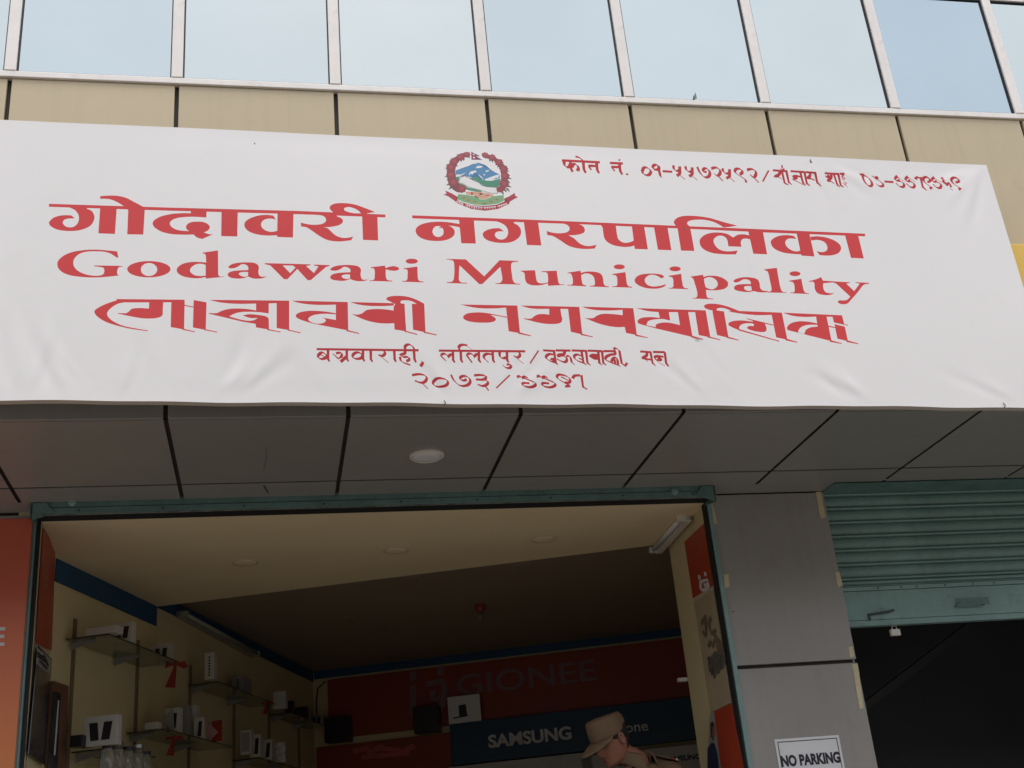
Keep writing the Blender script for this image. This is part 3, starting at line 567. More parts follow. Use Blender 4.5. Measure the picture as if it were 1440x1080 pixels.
# floor block over the shops
mb = MB(); mb.box((-3.08, D1 + .14, 3.42), (6, 12, 3.6)); mb.build('floor_slab', CONC, B)
mb = MB(); mb.box((-1.0, D1 + .0, 3.254), (gx0 + .02, D1 + .12, 3.42)); mb.build('lintel', BLACK, B)
mb = MB(); mb.box((-3.1, 5.365, ZS + .1), (6, 5.5, 3.9)); mb.build('lintel_cladding', T_seam, B)

# ------------------------------------------------------------------ the shop room (walls skewed to the street)
e = Vector((-math.sin(ROOM), math.cos(ROOM), 0)); nx = Vector((math.cos(ROOM), math.sin(ROOM), 0))
ZN, ZH = 3.25, 3.33
P1, P2 = onZ(220, 853, ZN), onZ(940, 764, ZN)
W0 = P1 + e * ((onP(78, 790, P1, nx) - P1).dot(e)); W0.z = ZN
AB = P1 + e * ((onP(440, 945, P1, nx) - P1).dot(e)); AB.z = 0
JL = Vector((lx + .02, D1, 0)); JR = Vector((gx0 + .0, D1, 0))
Z0 = Vector((0, 0, FL))
def wall(name, a, b, z0, z1, m, th, parent=B):
    a, b = Vector((a.x, a.y, z0)), Vector((b.x, b.y, z0)); d = (b - a); n = Vector((d.y, -d.x, 0)).normalized() * th
    return MB().obox(a, d, n, (0, 0, z1 - z0)).build(name, m, parent)
BR = AB + nx * 4.6
P2e = P2 + (e + nx * .16).normalized() * ((AB - P2).dot(e))
wall('jamb', JL + (W0 - JL).normalized() * .04, W0, FL, ZN + .15, CREAM, -.10)
wall('shop_wall', W0, AB, FL, ZH + .1, CREAM, -.1)
wall('shop_wall', AB, BR, FL, ZH + .1, CREAM, -.1)
wall('jamb', Vector((JR.x, JR.y + .04, 0)), P2, FL, ZN + .15, CREAM, .012)
wall('shop_wall', P2, P2e, FL, ZH + .1, CREAM, .1)
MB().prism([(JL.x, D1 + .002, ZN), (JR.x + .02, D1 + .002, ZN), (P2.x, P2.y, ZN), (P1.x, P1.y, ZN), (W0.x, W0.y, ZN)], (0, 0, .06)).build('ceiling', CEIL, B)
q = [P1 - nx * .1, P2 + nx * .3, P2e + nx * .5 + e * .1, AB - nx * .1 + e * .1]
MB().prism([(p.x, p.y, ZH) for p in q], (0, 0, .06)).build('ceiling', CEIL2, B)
MB().obox((P1.x, P1.y, ZN + .002), (P2.x - P1.x, P2.y - P1.y, 0), e * .01, (0, 0, ZH - ZN)).build('ceiling_step', CEIL, B)
MB().prism([(JL.x - .1, D1, FL - .002), (JR.x + .1, D1, FL - .002), (P2e.x + .5, P2e.y + .2, FL - .002), (AB.x - .2, AB.y + .2, FL - .002), (W0.x - .2, W0.y, FL - .002)], (0, 0, .006)).build('shop_floor', FLOORT, B)
# blue bands under the ceilings
def wallpt(px, py, off=0): return onP(px, py, P1 + nx * off, nx)
def backpt(px, py, off=0): return onP(px, py, AB - e * off, e)
def strip_on_wall(name, a, b, z0, z1, m, off, th, parent, nrm):
    MB().obox((a.x + nrm.x * off, a.y + nrm.y * off, z0), (b.x - a.x, b.y - a.y, 0), nrm * th, (0, 0, z1 - z0)).build(name, m, parent)
strip_on_wall('blue_band', W0, P1 - e * .002, wallpt(150, 850).z, ZN - .001, BLUE, .002, .004, B, nx)
strip_on_wall('blue_band', P1 + e * .01, AB - e * .01, wallpt(320, 902).z, ZH - .001, BLUE, .002, .004, B, nx)
strip_on_wall('blue_band', AB + nx * .01, BR, backpt(700, 925).z, ZH - .001, BLUE, .002, .004, B, -e)

# storeroom behind the half-open shutter
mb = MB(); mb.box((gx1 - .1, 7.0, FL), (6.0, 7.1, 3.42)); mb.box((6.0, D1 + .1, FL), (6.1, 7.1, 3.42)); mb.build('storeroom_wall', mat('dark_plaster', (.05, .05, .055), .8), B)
mb = MB(); mb.obox((gx1 + .35, 6.6, FL), (.05, 0, 0), (0, .05, 0), (0, 0, 2.7)); mb.obox((gx1 + .35, 6.6, 2.2), (1.0, .0, .55), (0, .05, 0), (0, 0, .05)); mb.build('stair_rail', mat('dark_steel', (.04, .04, .045), .5), B)

# ------------------------------------------------------------------ teal frame of the open shop
OS = empty('shop_door_frame', ((lx + gx0) / 2, D1, FL), 'teal steel shutter housing and guide rails round the open phone shop', 'door frame')
HY = 5.362
zh0 = onY(480, 712, HY).z; zh1 = onY(480, 704, HY).z
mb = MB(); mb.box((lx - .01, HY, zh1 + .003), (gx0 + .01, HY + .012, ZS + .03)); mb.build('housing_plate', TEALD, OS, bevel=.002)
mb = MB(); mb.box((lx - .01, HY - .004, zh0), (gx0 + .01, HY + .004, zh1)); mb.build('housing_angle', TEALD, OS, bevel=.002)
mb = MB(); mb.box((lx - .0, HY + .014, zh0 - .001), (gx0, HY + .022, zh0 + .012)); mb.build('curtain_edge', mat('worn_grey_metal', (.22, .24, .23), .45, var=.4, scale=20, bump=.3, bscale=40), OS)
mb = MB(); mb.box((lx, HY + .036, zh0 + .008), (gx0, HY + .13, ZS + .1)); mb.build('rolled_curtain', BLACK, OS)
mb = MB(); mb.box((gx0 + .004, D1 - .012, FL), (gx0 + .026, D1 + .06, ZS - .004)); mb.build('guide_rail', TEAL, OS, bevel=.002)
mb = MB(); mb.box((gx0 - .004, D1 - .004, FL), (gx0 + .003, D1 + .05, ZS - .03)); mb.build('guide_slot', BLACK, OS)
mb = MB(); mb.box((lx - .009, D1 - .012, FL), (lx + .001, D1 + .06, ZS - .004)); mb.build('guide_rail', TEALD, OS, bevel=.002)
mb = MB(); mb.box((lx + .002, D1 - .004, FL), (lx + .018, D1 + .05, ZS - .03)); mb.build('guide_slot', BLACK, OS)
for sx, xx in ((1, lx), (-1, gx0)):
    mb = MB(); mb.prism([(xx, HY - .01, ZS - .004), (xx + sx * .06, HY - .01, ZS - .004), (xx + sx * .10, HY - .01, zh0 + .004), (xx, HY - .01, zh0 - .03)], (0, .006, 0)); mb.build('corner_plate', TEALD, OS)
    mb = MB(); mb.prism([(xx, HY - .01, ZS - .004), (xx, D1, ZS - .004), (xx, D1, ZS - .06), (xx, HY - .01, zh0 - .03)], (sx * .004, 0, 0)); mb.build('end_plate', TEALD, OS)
for px in (102, 948):
    c = onY(px, 707 if px < 500 else 692, HY); mb = MB(); mb.lathe((c.x, HY, c.z), [(.018, 0), (.018, .012), (.01, .018)], 14, (0, -1, 0)); mb.build('bolt', TEAL, OS)
for k in range(9):
    x = lx + .2 + k * .36; mb = MB(); mb.lathe((x, HY - .0035, (zh0 + zh1) / 2), [(.005, 0), (.004, .003)], 8, (0, -1, 0)); mb.build('rivet', GASK, OS)

# ------------------------------------------------------------------ half-open roller shutter on the right
RS = empty('roller_shutter', (3.8, D1 + .07, FL), 'teal ribbed roller shutter pulled half down beside the grey pillar', 'roller shutter')
SY = D1 + .055; xs0, xs1 = gx1 + .004, 5.0
zb = [onY(1160, y, SY).z for y in (697.6, 817)]; pitch = (zb[0] - zb[1]) / 6
prof = []
for k in range(9): t = k / 8; prof.append((-.015 * math.sin(math.pi * t) ** .7, t * (pitch - .0145)))
prof = [(0, .0)] + prof[1:]
def slat_mesh():
    mb = MB(); P = [(SY + dy + .004, z + .0145) for dy, z in prof]
    bead = [(SY + .004, .0145), (SY - .006, .0135), (SY - .015, .0115), (SY - .0185, .0065), (SY - .015, .0015), (SY + .002, .0005)]
    sec = bead[::-1] + P[1:]
    back = [(y + .003, z) for y, z in sec[::-1]]
    poly = [(xs0, y, z) for y, z in sec + back]
    mb.prism(poly, (xs1 - xs0, 0, 0)); return mb
first = None
for k in range(-1, 7):
    zz = zb[0] - pitch * k - .006
    if first is None:
        mb = slat_mesh()
        for v in mb.v: v.z += zz
        first = mb.build('slat', TEAL, RS, origin=(xs0, SY, zz))
    else:
        o = first.copy(); col.objects.link(o); o.location = Vector((xs0, SY, zz)) - Vector(RS.location)
ztop = zb[0] - pitch * 6 - .006
zr0 = onY(1207, 881.5, SY).z; zr1 = ztop - .002
o = first.copy(); col.objects.link(o); o.location = Vector((xs0, SY, ztop - pitch)) - Vector(RS.location); o.scale = (1, 1, .45)
o.location.z = ztop - pitch * .45 - Vector(RS.location).z
zr1 = ztop - pitch * .45 - .001
mb = MB(); mb.box((xs0, SY - .006, zr0 + .03), (xs1, SY, zr1 - .022)); mb.build('bottom_rail', TEAL, RS, bevel=.002)
mb = MB(); mb.box((xs0, SY - .012, zr1 - .02), (xs1, SY, zr1)); mb.build('rail_cap', TEAL, RS, bevel=.002)
mb = MB(); mb.box((xs0, SY - .01, zr0), (xs1, SY + .03, zr0 + .028)); mb.build('rail_foot', TEAL, RS, bevel=.002)
def sp(px, py, y=SY - .02): return onY(px, py, y)
a, b = sp(1347, 850, SY - .03), sp(1386, 848, SY - .03)
mb = MB(); mb.tube([(a.x, SY, a.z - .003), (a.x, SY - .03, a.z), (a.x + .01, SY - .035, a.z), (b.x - .01, SY - .035, b.z), (b.x, SY - .03, b.z), (b.x, SY, b.z)], .006, 8); mb.build('handle', TEALD, RS, smooth=True)
a, b = sp(1348, 846, SY - .006), sp(1388, 843, SY - .006)
mb = MB(); mb.box((a.x - .015, SY - .009, a.z - .02), (b.x + .01, SY - .0065, a.z + .018)); mb.build('handle_plate', TEALD, RS, bevel=.004)
a, b = sp(1222, 864), sp(1257, 858)
mb = MB(); mb.tube([(a.x, SY - .012, a.z), (b.x - .03, SY - .02, b.z - .006), (b.x, SY - .018, b.z)], .006, 8); mb.box((a.x, SY - .016, a.z - .03), (a.x + .008, SY - .006, a.z + .004)); mb.build('latch', mat('rusty_teal', (.05, .07, .065), .6, var=.4, scale=20), RS, smooth=False)
for px in (1235, 1268, 1290, 1330, 1370, 1400):
    c = sp(px, 0, SY - .013); x = onY(px, 835, SY).x; mb = MB(); mb.lathe((x, SY - .012, zr1 - .01), [(.006, 0), (.005, .004)], 10, (0, -1, 0)); mb.build('rivet', TEALD, RS)
mb = MB(); hz = ZS - .004
mb.prism([(xs0, 5.365, hz), (xs0, D1 + .04, hz), (xs0, D1 + .04, zb[0] + .012), (xs0, D1 + .02, zb[0] + .012)], (xs1 - xs0, 0, 0)); mb.build('hood', TEALD, RS)
mb = MB(); mb.prism([(xs0 - .002, 5.364, hz), (xs0 - .002, SY, hz), (xs0 - .002, SY, zb[0])], (-.004, 0, 0)); mb.build('end_plate', TEALD, RS)
mb = MB(); mb.box((xs1, D1, FL), (xs1 + .06, D1 + .08, ZS)); mb.build('guide_rail', TEAL, RS)
mb = MB(); mb.box((xs1 + .06, D1, FL), (6.1, 6.0, ZS)); mb.build('pillar', GREY, B)
LK = empty('door_lock', sp(1259, 889, SY), 'small pale lock hanging under the bottom rail of the shutter', 'lock')
c = sp(1260, 889, SY + .01)
mb = MB(); mb.box((c.x - .026, c.y, c.z - .016), (c.x + .026, c.y + .02, c.z + .016)); mb.build('lock_body', WHITEP, LK, bevel=.003)
mb = MB(); mb.tube([(c.x - .012, c.y + .01, c.z + .016), (c.x - .012, c.y + .01, c.z + .034), (c.x + .012, c.y + .01, c.z + .034), (c.x + .012, c.y + .01, c.z + .016)], .004, 8); mb.build('shackle', STEEL, LK)

# ------------------------------------------------------------------ the banner
BY = D0 - .16
VINYL = mat('white_vinyl', (.85, .82, .805), .55, var=.025, scale=.7, bump=.06, bscale=5, spec=.3, dirt=.07, dirtcol=(.5, .45, .4))
INK2 = mat('dark_red_ink', (.50, .032, .038), .55, var=.07, scale=1.0, spec=.3)
INK = mat('red_ink', (.66, .055, .058), .55, var=.07, scale=1.0, bump=.02, bscale=5, spec=.3)
VBACK = mat('vinyl_underside', (.62, .55, .48), .6, var=.05)
EC = dict(blue=(.085, .25, .44), dblue=(.04, .16, .33), white=(.78, .76, .74), green=(.06, .26, .16), brown=(.16, .09, .05), lgreen=(.17, .42, .20), peach=(.66, .36, .24), red=(.55, .06, .05),
          gold=(.42, .30, .14), wreath=(.22, .06, .06), leaf_shape=(.13, .085, .05), flower=(.31, .05, .065), rose=(.40, .075, .095), ribbon=(.42, .035, .055), dred=(.25, .02, .03), blue2=(.08, .08, .3))
EM = {k: mat('ink_' + k, v, .45, var=.06, scale=6) for k, v in EC.items()}
TL, TR, BRc, BLc = onY(-140, 168 - .046 * 140, BY), onY(1387, 232, BY), onY(1491, 573.4, BY), onY(-140, 562.2, BY)
BLc.x = TL.x = -1.45; TL.z = onY(0, 168, BY).z + (onY(0, 168, BY).x - TL.x) * .0145; BLc.z = onY(0, 563, BY).z + (onY(0, 563, BY).x - BLc.x) * .0185
def disp(x, z):
    """drape of the vinyl over its frame: slack belly and creases running from the fixings"""
    u = (x - TL.x) / (TR.x - TL.x); zt = TL.z + (TR.z - TL.z) * u; zb_ = BLc.z + (BRc.z - BLc.z) * u; v = (z - zb_) / (zt - zb_)
    d = .010 * math.sin(math.pi * min(max(v, 0), 1)) * (.6 + .4 * math.sin(x * 1.7 + .5))
    for cx, cv, ang, amp, wd, ln in CREASE:
        ca, sa = math.cos(ang), math.sin(ang); dx, dz = x - cx, (z - (zb_ + cv * (zt - zb_)))
        s, t = dx * ca + dz * sa, -dx * sa + dz * ca
        if 0 < s < ln: w_ = wd * (.5 + s / ln); d += amp * math.exp(-(t / w_) ** 2) * math.sin(math.pi * (s / ln) ** .7) ** 1.5
    ed = max(0, min(v * 1.25, (1 - v) * 1.25, (x - TL.x), (TR.x - x)) / .10); ed = min(1, ed); return -d * ed * ed * (3 - 2 * ed)
CREASE = []
rnd = random.Random(11)
for px, py, a0, amp in ((140, 562, 125, 8), (175, 562, 70, 6), (300, 563, 60, 9), (330, 563, 45, 6), (245, 563, 100, 7), (460, 565, 120, 5), (700, 566, 40, 7), (715, 566, 62, 5), (640, 566, 130, 5), (1010, 568, 130, 6), (1050, 568, 115, 5),
                        (1225, 570, 135, 6), (1245, 571, 150, 5), (1200, 570, 120, 4), (1440, 573, 145, 6), (1142, 222, -50, 7), (1130, 221, -75, 5), (1150, 222, -20, 6), (1385, 233, -165, 9), (1383, 236, -150, 7), (1385, 236, -120, 7), (40, 563, 70, 9), (20, 563, 95, 7), (90, 563, 110, 7)):
    p = onY(px, py, BY); vv = 0. if py > 400 else 1.
    for q in range(2): CREASE.append((p.x + rnd.uniform(-.02, .02), vv, math.radians(a0 + rnd.uniform(-12, 12)), (1 if q else -1) * amp * .0004, rnd.uniform(.018, .032), rnd.uniform(.25, .5)))
def bmap(ox, oy, s, C):
    out = []
    for x, y in C:
        p = onY(ox + x / s, oy + y / s, BY); out.append((p.x, p.z))
    return out
SH = []                                     # (key, solid, holes)
for reg, ox, oy, s, cs in RED_SOLID:
    for c in cs:
        prt = c.split('|'); k = [bmap(ox, oy, s, contour(q)) for i, q in enumerate(prt)]
        SH.append(('INK', k[0], k[1:]))
for reg, ox, oy, s, wf, cs in RED_PEN:
    for c in cs: SH.append(('INK', bmap(ox, oy, s, pen(c, wf * 1.1, scale=s)), []))
SH.append(('brown', bmap(0, 0, 1, [(960.5, 321.5), (963, 322), (962.5, 325), (960.5, 324)]), [])); SH.append(('brown', bmap(0, 0, 1, [(1139.5, 223), (1141, 226.5), (1142.5, 229.5), (1139, 229), (1138.5, 226)]), []))
SH.append(('brown', bmap(0, 0, 1, [(357, 201), (359, 201), (359, 203), (357, 203)]), []))
for k, cs in EMB:
    for c in cs: SH.append((k, bmap(600, 195, 9.6, contour(c)), []))
for c in EMB_PEN: SH.append(('white', bmap(600, 195, 9.6, pen(c, 1., nib=(5, 5), base=4.5, scale=12.)), []))
verts, edges = [], []
def addc(C):
    D = []
    for i, a in enumerate(C):
        b = C[(i + 1) % len(C)]; q = max(1, int(math.hypot(b[0] - a[0], b[1] - a[1]) / .03)); D += [(a[0] + (b[0] - a[0]) * j / q, a[1] + (b[1] - a[1]) * j / q) for j in range(q)]
    C = D
    k = len(verts); n = len(C); verts.extend(C); edges.extend((k + i, k + (i + 1) % n) for i in range(n))
for key, s, hs in SH:
    addc(s)
    for h in hs: addc(h)
# boundary and interior grid of the sheet
nu, nv = 300, 66; bord = []
def bl(u, v):
    zt = TL.z + (TR.z - TL.z) * u; z_ = BLc.z + (BRc.z - BLc.z) * u; x0 = BLc.x + (TL.x - BLc.x) * v; x1 = BRc.x + (TR.x - BRc.x) * v
    z_ -= .0022 * math.sin(u * 29) + .0014 * math.sin(u * 71 + 1); zt += .0012 * math.sin(u * 23 + 2)
    return (x0 + (x1 - x0) * u, z_ + (zt - z_) * v)
for i in range(nu): bord.append(bl(i / nu, 0))
for i in range(nv): bord.append(bl(1, i / nv))
for i in range(nu): bord.append(bl(1 - i / nu, 1))
for i in range(nv): bord.append(bl(0, 1 - i / nv))
addc(bord)
for i in range(1, nu):
    for j in range(1, nv): verts.append(bl((i + (.3 if j % 2 else -.2)) / (nu + 1), j / nv))
res = delaunay_2d_cdt([Vector(v) for v in verts], edges, [], 0, 1e-6)
V2 = np.array([tuple(v) for v in res[0]]); F = np.array(res[2]); cen = V2[F].mean(axis=1)
cls = np.full(len(F), -1); KEYS = ['VINYL', 'INK'] + list(EC)
lo, hi = cen, cen
for key, s, hs in SH:
    A = np.array(s); bb = (cen[:, 0] > A[:, 0].min()) & (cen[:, 0] < A[:, 0].max()) & (cen[:, 1] > A[:, 1].min()) & (cen[:, 1] < A[:, 1].max()); ix = np.where(bb)[0]
    if len(ix) == 0: continue
    ins = winding(cen[ix], s) != 0
    for h in hs: ins &= winding(cen[ix], h) == 0
    cls[ix[ins]] = KEYS.index(key)
inb = winding(cen, bord) != 0
tri = V2[F]; ar = np.abs((tri[:, 1, 0] - tri[:, 0, 0]) * (tri[:, 2, 1] - tri[:, 0, 1]) - (tri[:, 2, 0] - tri[:, 0, 0]) * (tri[:, 1, 1] - tri[:, 0, 1]))
lng = np.max([np.hypot(*(tri[:, i] - tri[:, (i + 1) % 3]).T) for i in range(3)], axis=0); inb &= ar / np.maximum(lng, 1e-9) > 3e-5      # no slivers
cls[(cls == -1)] = 0
BN = empty('banner', ((TL.x + TR.x) / 2, BY, BLc.z), 'long white vinyl banner with red municipality lettering and a round emblem across the front', 'banner')
Y3 = [disp(x, z) for x, z in V2]
def sub(name, sel, mats_, keys, label=None, stuff=False):
    ix = np.where(sel & inb)[0]; used = {}; vs_, fs_, mi = [], [], []
    for f in ix:
        q = []
        for v in F[f]:
            if v not in used: used[v] = len(vs_); vs_.append((V2[v][0] - BN.location.x, Y3[v], V2[v][1] - BN.location.z))
            q.append(used[v])
        fs_.append(q); mi.append(keys.index(cls[f]) if keys else 0)
    me = bpy.data.meshes.new(name); me.from_pydata(vs_, [], fs_)
    bm = bmesh.new(); bm.from_mesh(me)
    for f in bm.faces:
        f.normal_update()
        if f.normal.y > 0: f.normal_flip()
    bm.to_mesh(me); bm.free()
    for m in mats_: me.materials.append(m)
    for p, m in zip(me.polygons, mi): p.material_index = m; p.use_smooth = True
    o = bpy.data.objects.new(name, me); col.objects.link(o); o.parent = BN
    return tag(o, label, kind='stuff' if stuff else None)
sub('vinyl_sheet', cls == 0, [VINYL], None)
rowsel = []
def zline(px, py): return onY(px, py, BY).z
yl = lambda y0, y1: (zline(60, y0), zline(1300, y1), onY(60, y0, BY).x, onY(1300, y1, BY).x)
def above(l): z0, z1, x0, x1 = l; return cen[:, 1] > z0 + (cen[:, 0] - x0) / (x1 - x0) * (z1 - z0)
l0 = yl(266, 290); l1 = yl(345, 385); l2 = yl(405, 432); l3 = yl(474, 490)
ink = (cls == 1) | (cls == KEYS.index('brown')) & (cen[:, 0] > onY(735, 250, BY).x)
emb = (cls > 0) & ~ink
isx = cen[:, 0] < onY(765, 250, BY).x
ink1 = cls == 1
for nm, s in (('phone_line', above(l0) & ~isx), ('title_lettering', ~(above(l0) & ~isx) & above(l1)), ('latin_lettering', ~above(l1) & above(l2)), ('newari_lettering', ~above(l2) & above(l3)), ('address_lettering', ~above(l3))):
    sub(nm, ink1 & s, [INK2 if nm in ('phone_line', 'address_lettering') else INK], None, {'phone_line': 'small red telephone line', 'title_lettering': 'large red Nepali title', 'latin_lettering': 'red Latin title Godawari Municipality', 'newari_lettering': 'large red title in Newari script', 'address_lettering': 'small red address and year'}[nm], nm in ('phone_line', 'address_lettering'))
ek = sorted(set(cls[(cls > 1)])); sub('emblem', cls > 1, [EM[KEYS[k]] for k in ek], ek, 'round coat of arms with mountains, flowers and red ribbon', stuff=True)
# wrapped edge and frame
mb = MB(); n = len(bord)
for i in range(n):
    a, b = bord[i], bord[(i + 1) % n]
    mb.face([(a[0], BY + disp(*a), a[1]), (b[0], BY + disp(*b), b[1]), (b[0], BY + .035, b[1]), (a[0], BY + .035, a[1])])
mb.build('wrapped_edge', VBACK, BN)
mb = MB(); tb = .025
for (ax, az), (bx, bz) in ((bl(0, .01), bl(1, .01)), (bl(0, .97), bl(1, .97)), (bl(0, .5), bl(1, .5))): mb.obox((ax, BY + .012, az), (bx - ax, 0, bz - az), (0, tb, 0), (0, 0, tb))
for u in (.003, .25, .5, .75, .993): (ax, az), (bx, bz) = bl(u, .01), bl(u, .98); mb.obox((ax, BY + .012 + tb + .002, az), (tb, 0, 0), (0, tb, 0), (bx - ax, 0, bz - az))
mb.build('frame', mat('frame_steel', (.2, .16, .13), .6), BN)
mb = MB()
for u in (.1, .4, .7, .95):
    for v in (.1, .9): ax, az = bl(u, v); mb.box((ax, BY + .05, az), (ax + .02, D0 + .0, az + .02))
mb.build('bracket', MATS['frame_steel'], BN)
# string tie and nail at the lower edge
for px, py in ((1412, 571), (625, 568)):
    c = onY(px, py, BY - .004); mb = MB(); mb.tube([(c.x, c.y, c.z + .014), (c.x + .004, c.y - .004, c.z + .002), (c.x - .002, c.y - .002, c.z - .008)], .002, 6); mb.build('tie_wire', GASK, BN)

# yellow board beside the banner
c = onY(1432, 346, D0 - .08)
YB = empty('signboard', (c.x + .3, D0 - .08, c.z - .4), 'yellow signboard behind the right end of the white banner', 'signboard')
MB().box((c.x - .22, D0 - .1, c.z - .75), (c.x + 1.2, D0 - .05, c.z)).build('board', YELL, YB, bevel=.004)
MB().box((c.x - .25, D0 - .04, c.z - .5), (c.x + 1.0, D0 - .002, c.z - .46)).build('bracket', T_seam, YB)

# ------------------------------------------------------------------ lights in the ceilings
def disc_light(px, py, Z, r, label, group=None, m=None, drop=.012, trim=None):
    c = onZ(px, py, Z - drop); o = empty('downlight', (c.x, c.y, Z), label, 'downlight', group)
    mb = MB(); mb.lathe((c.x, c.y, Z - .0005), [(r, 0), (r * 1.0, -drop * .5), (r * .86, -drop), (r * .82, -drop * .6)], 32); mb.build('trim_ring', trim or WHITEP, o, smooth=False)
    mb = MB(); mb.lathe((c.x, c.y, Z - .002), [(r * .81, 0), (r * .80, -drop * .7), (r * .6, -drop * .95), (r * .2, -drop * 1.05)], 32); mb.build('diffuser', m or PAPER, o, smooth=True)
r_ = (onZ(625, 645, ZS).x - onZ(577, 645, ZS).x) / 2
disc_light(600.5, 644, ZS, r_, 'round white downlight set in the grey overhang panels')
for px, py, z, lb in ((345, 792, ZN, 'unlit downlight in the cream ceiling, leftmost of three at the shop front'), (557, 775, ZN, 'unlit downlight in the cream ceiling, middle of three at the shop front'), (765, 759, ZN, 'unlit downlight in the cream ceiling, rightmost of three at the shop front'),
                      (438, 832, ZH, 'unlit downlight at left edge of the dark inner ceiling'), (582, 813, ZH, 'unlit downlight just behind the ceiling step'), (735, 796, ZH, 'unlit downlight behind the ceiling step towards the right'), (490, 870, ZH, 'unlit downlight deep in the dark inner ceiling')):
    disc_light(px, py, z, .07, lb, 'unlit downlights in the shop ceiling', drop=.003, m=CEIL if z == ZN else CEIL2, trim=mat('cream_trim', (.68, .6, .45), .4) if z == ZN else CEIL2)
c = onZ(675, 850, ZH)
o = empty('lamp_holder', c, 'small red lamp holder with a bulb hanging from the dark inner ceiling', 'lamp holder')
MB().lathe(c, [(.035, 0), (.035, -.03), (.025, -.05)], 14).build('base', mat('dark_red_plastic', (.25, .03, .02), .4), o)
MB().lathe((c.x, c.y, c.z - .05), [(.012, 0), (.024, -.02), (.026, -.035), (.018, -.055), (.004, -.06)], 14).build('bulb', mat('dusty_bulb', (.16, .12, .1), .4), o, smooth=True)
def tube_light(a, b, nrm, label, wm=None, pm=None):
    wm = wm or WHITEP; pm = pm or PAPER
    a, b = Vector(a), Vector(b); d = (b - a).normalized(); n = Vector(nrm).normalized(); u = d.cross(n).normalized()
    o = empty('tube_light', (a + b) / 2, label, 'tube light')
    MB().obox(a - u * .02, b - a, n * .035, u * .04)  .build('fitting', wm, o, bevel=.003)
    c = n * .055
    MB().tube([a + d * .03 + c, b - d * .03 + c], .013, 12).build('tube', pm, o, smooth=True)
    for p, s in ((a, 1), (b, -1)): MB().obox(p - u * .016, d * (.03 * s), n * .075, u * .032).build('end_cap', wm, o, bevel=.003)
a, b = wallpt(247, 864), wallpt(352, 921); tube_light(a, b, nx, 'unlit tube light on the left shop wall under the blue band', mat('dull_white', (.33, .31, .26), .5), mat('dull_tube', (.36, .35, .31), .4))
JP, JPn = JR, Vector((P2.y - JR.y, -(P2.x - JR.x), 0)).normalized() * -1
a, b = onP(930, 772, P2 + JPn * .02, JPn), onP(972, 727, P2 + JPn * .02, JPn); b.z = a.z = (a.z + b.z) / 2 - .005
tube_light(a, b, JPn, 'unlit tube light at the top of the right door jamb')

# ------------------------------------------------------------------ notices, posters, tape
def quad_plate(name, pts, n, th, m, parent=None, **kw):
    pts = [Vector(p) for p in pts]; n = Vector(n).normalized()
    return MB().prism(pts, n * th).build(name, m, parent, **kw)
def text_mesh(name, s, origin, ex, ey, width, height, m, parent, bold=0., depth=.001, shear=0.):
    cu = bpy.data.curves.new(name, 'FONT'); cu.body = s; cu.offset = bold; cu.extrude = 0; cu.resolution_u = 4; cu.shear = shear
    t = bpy.data.objects.new('tmp', cu); col.objects.link(t); bpy.context.view_layer.update()
    me = bpy.data.meshes.new_from_object(t); bpy.data.objects.remove(t); bpy.data.curves.remove(cu)
    xs = [v.co.x for v in me.vertices]; ys = [v.co.y for v in me.vertices]; x0, x1, y0, y1 = min(xs), max(xs), min(ys), max(ys)
    ex, ey = Vector(ex).normalized(), Vector(ey).normalized(); ez = ex.cross(ey)
    pl = Vector(parent.location)
    for v in me.vertices: v.co = Vector(origin) - pl + ex * ((v.co.x - x0) / (x1 - x0) * width) + ey * ((v.co.y - y0) / (y1 - y0) * height) + ez * depth
    me.materials.append(m); me.name = name
    o = bpy.data.objects.new(name, me); col.objects.link(o); o.parent = parent; return o
def pen_print(name, strokes, conv, width, m, parent, lift):
    """flat printed strokes: conv maps the drawing to 3-D, lift pulls it off the sheet"""
    mb = MB()
    for i, s in enumerate(strokes):
        C = pen(s, width, nib=(10, 10), base=24, scale=12.); h = len(C) // 2
        L_, R_ = C[:h], C[h:][::-1]
        for k in range(h - 1): mb.face([conv(*L_[k]) + lift * (1 + .1 * i), conv(*L_[k + 1]) + lift * (1 + .1 * i), conv(*R_[k + 1]) + lift * (1 + .1 * i), conv(*R_[k]) + lift * (1 + .1 * i)])
    return mb.build(name, m, parent)
# NO PARKING
yy = D1 - .001
c0, c1 = onY(1089, 1041, yy), onY(1179, 1032.5, yy); wd = c1.x - c0.x; zt = (c0.z + c1.z) / 2; zb2 = zt - .225
NP = empty('parking_notice', ((c0.x + c1.x) / 2, yy, zt), 'white paper notice reading NO PARKING on the grey pillar', 'notice')
MB().box((c0.x, yy - .0012, zb2), (c1.x, yy, zt)).build('sheet', PAPER, NP)
mb = MB(); m_, t_ = .012, .004; x0, x1, z0, z1 = c0.x + m_, c1.x - m_, zb2 + m_, zt - m_
for a, b in (((x0, z0), (x1, z0 + t_)), ((x0, z1 - t_), (x1, z1)), ((x0, z0 + t_), (x0 + t_, z1 - t_)), ((x1 - t_, z0 + t_), (x1, z1 - t_))): mb.box((a[0], yy - .0018, a[1]), (b[0], yy - .0013, b[1]))
mb.build('border', INKD, NP)
tz = onY(1140, 1076, yy).z; tx0, tx1 = onY(1098, 1070, yy).x, onY(1181, 1065, yy).x
text_mesh('lettering', 'NO PARKING', (tx0, yy - .0012, tz), (1, 0, 0), (0, 0, 1), tx1 - tx0, onY(1140, 1059.5, yy).z - tz, INKD, NP, bold=.05)
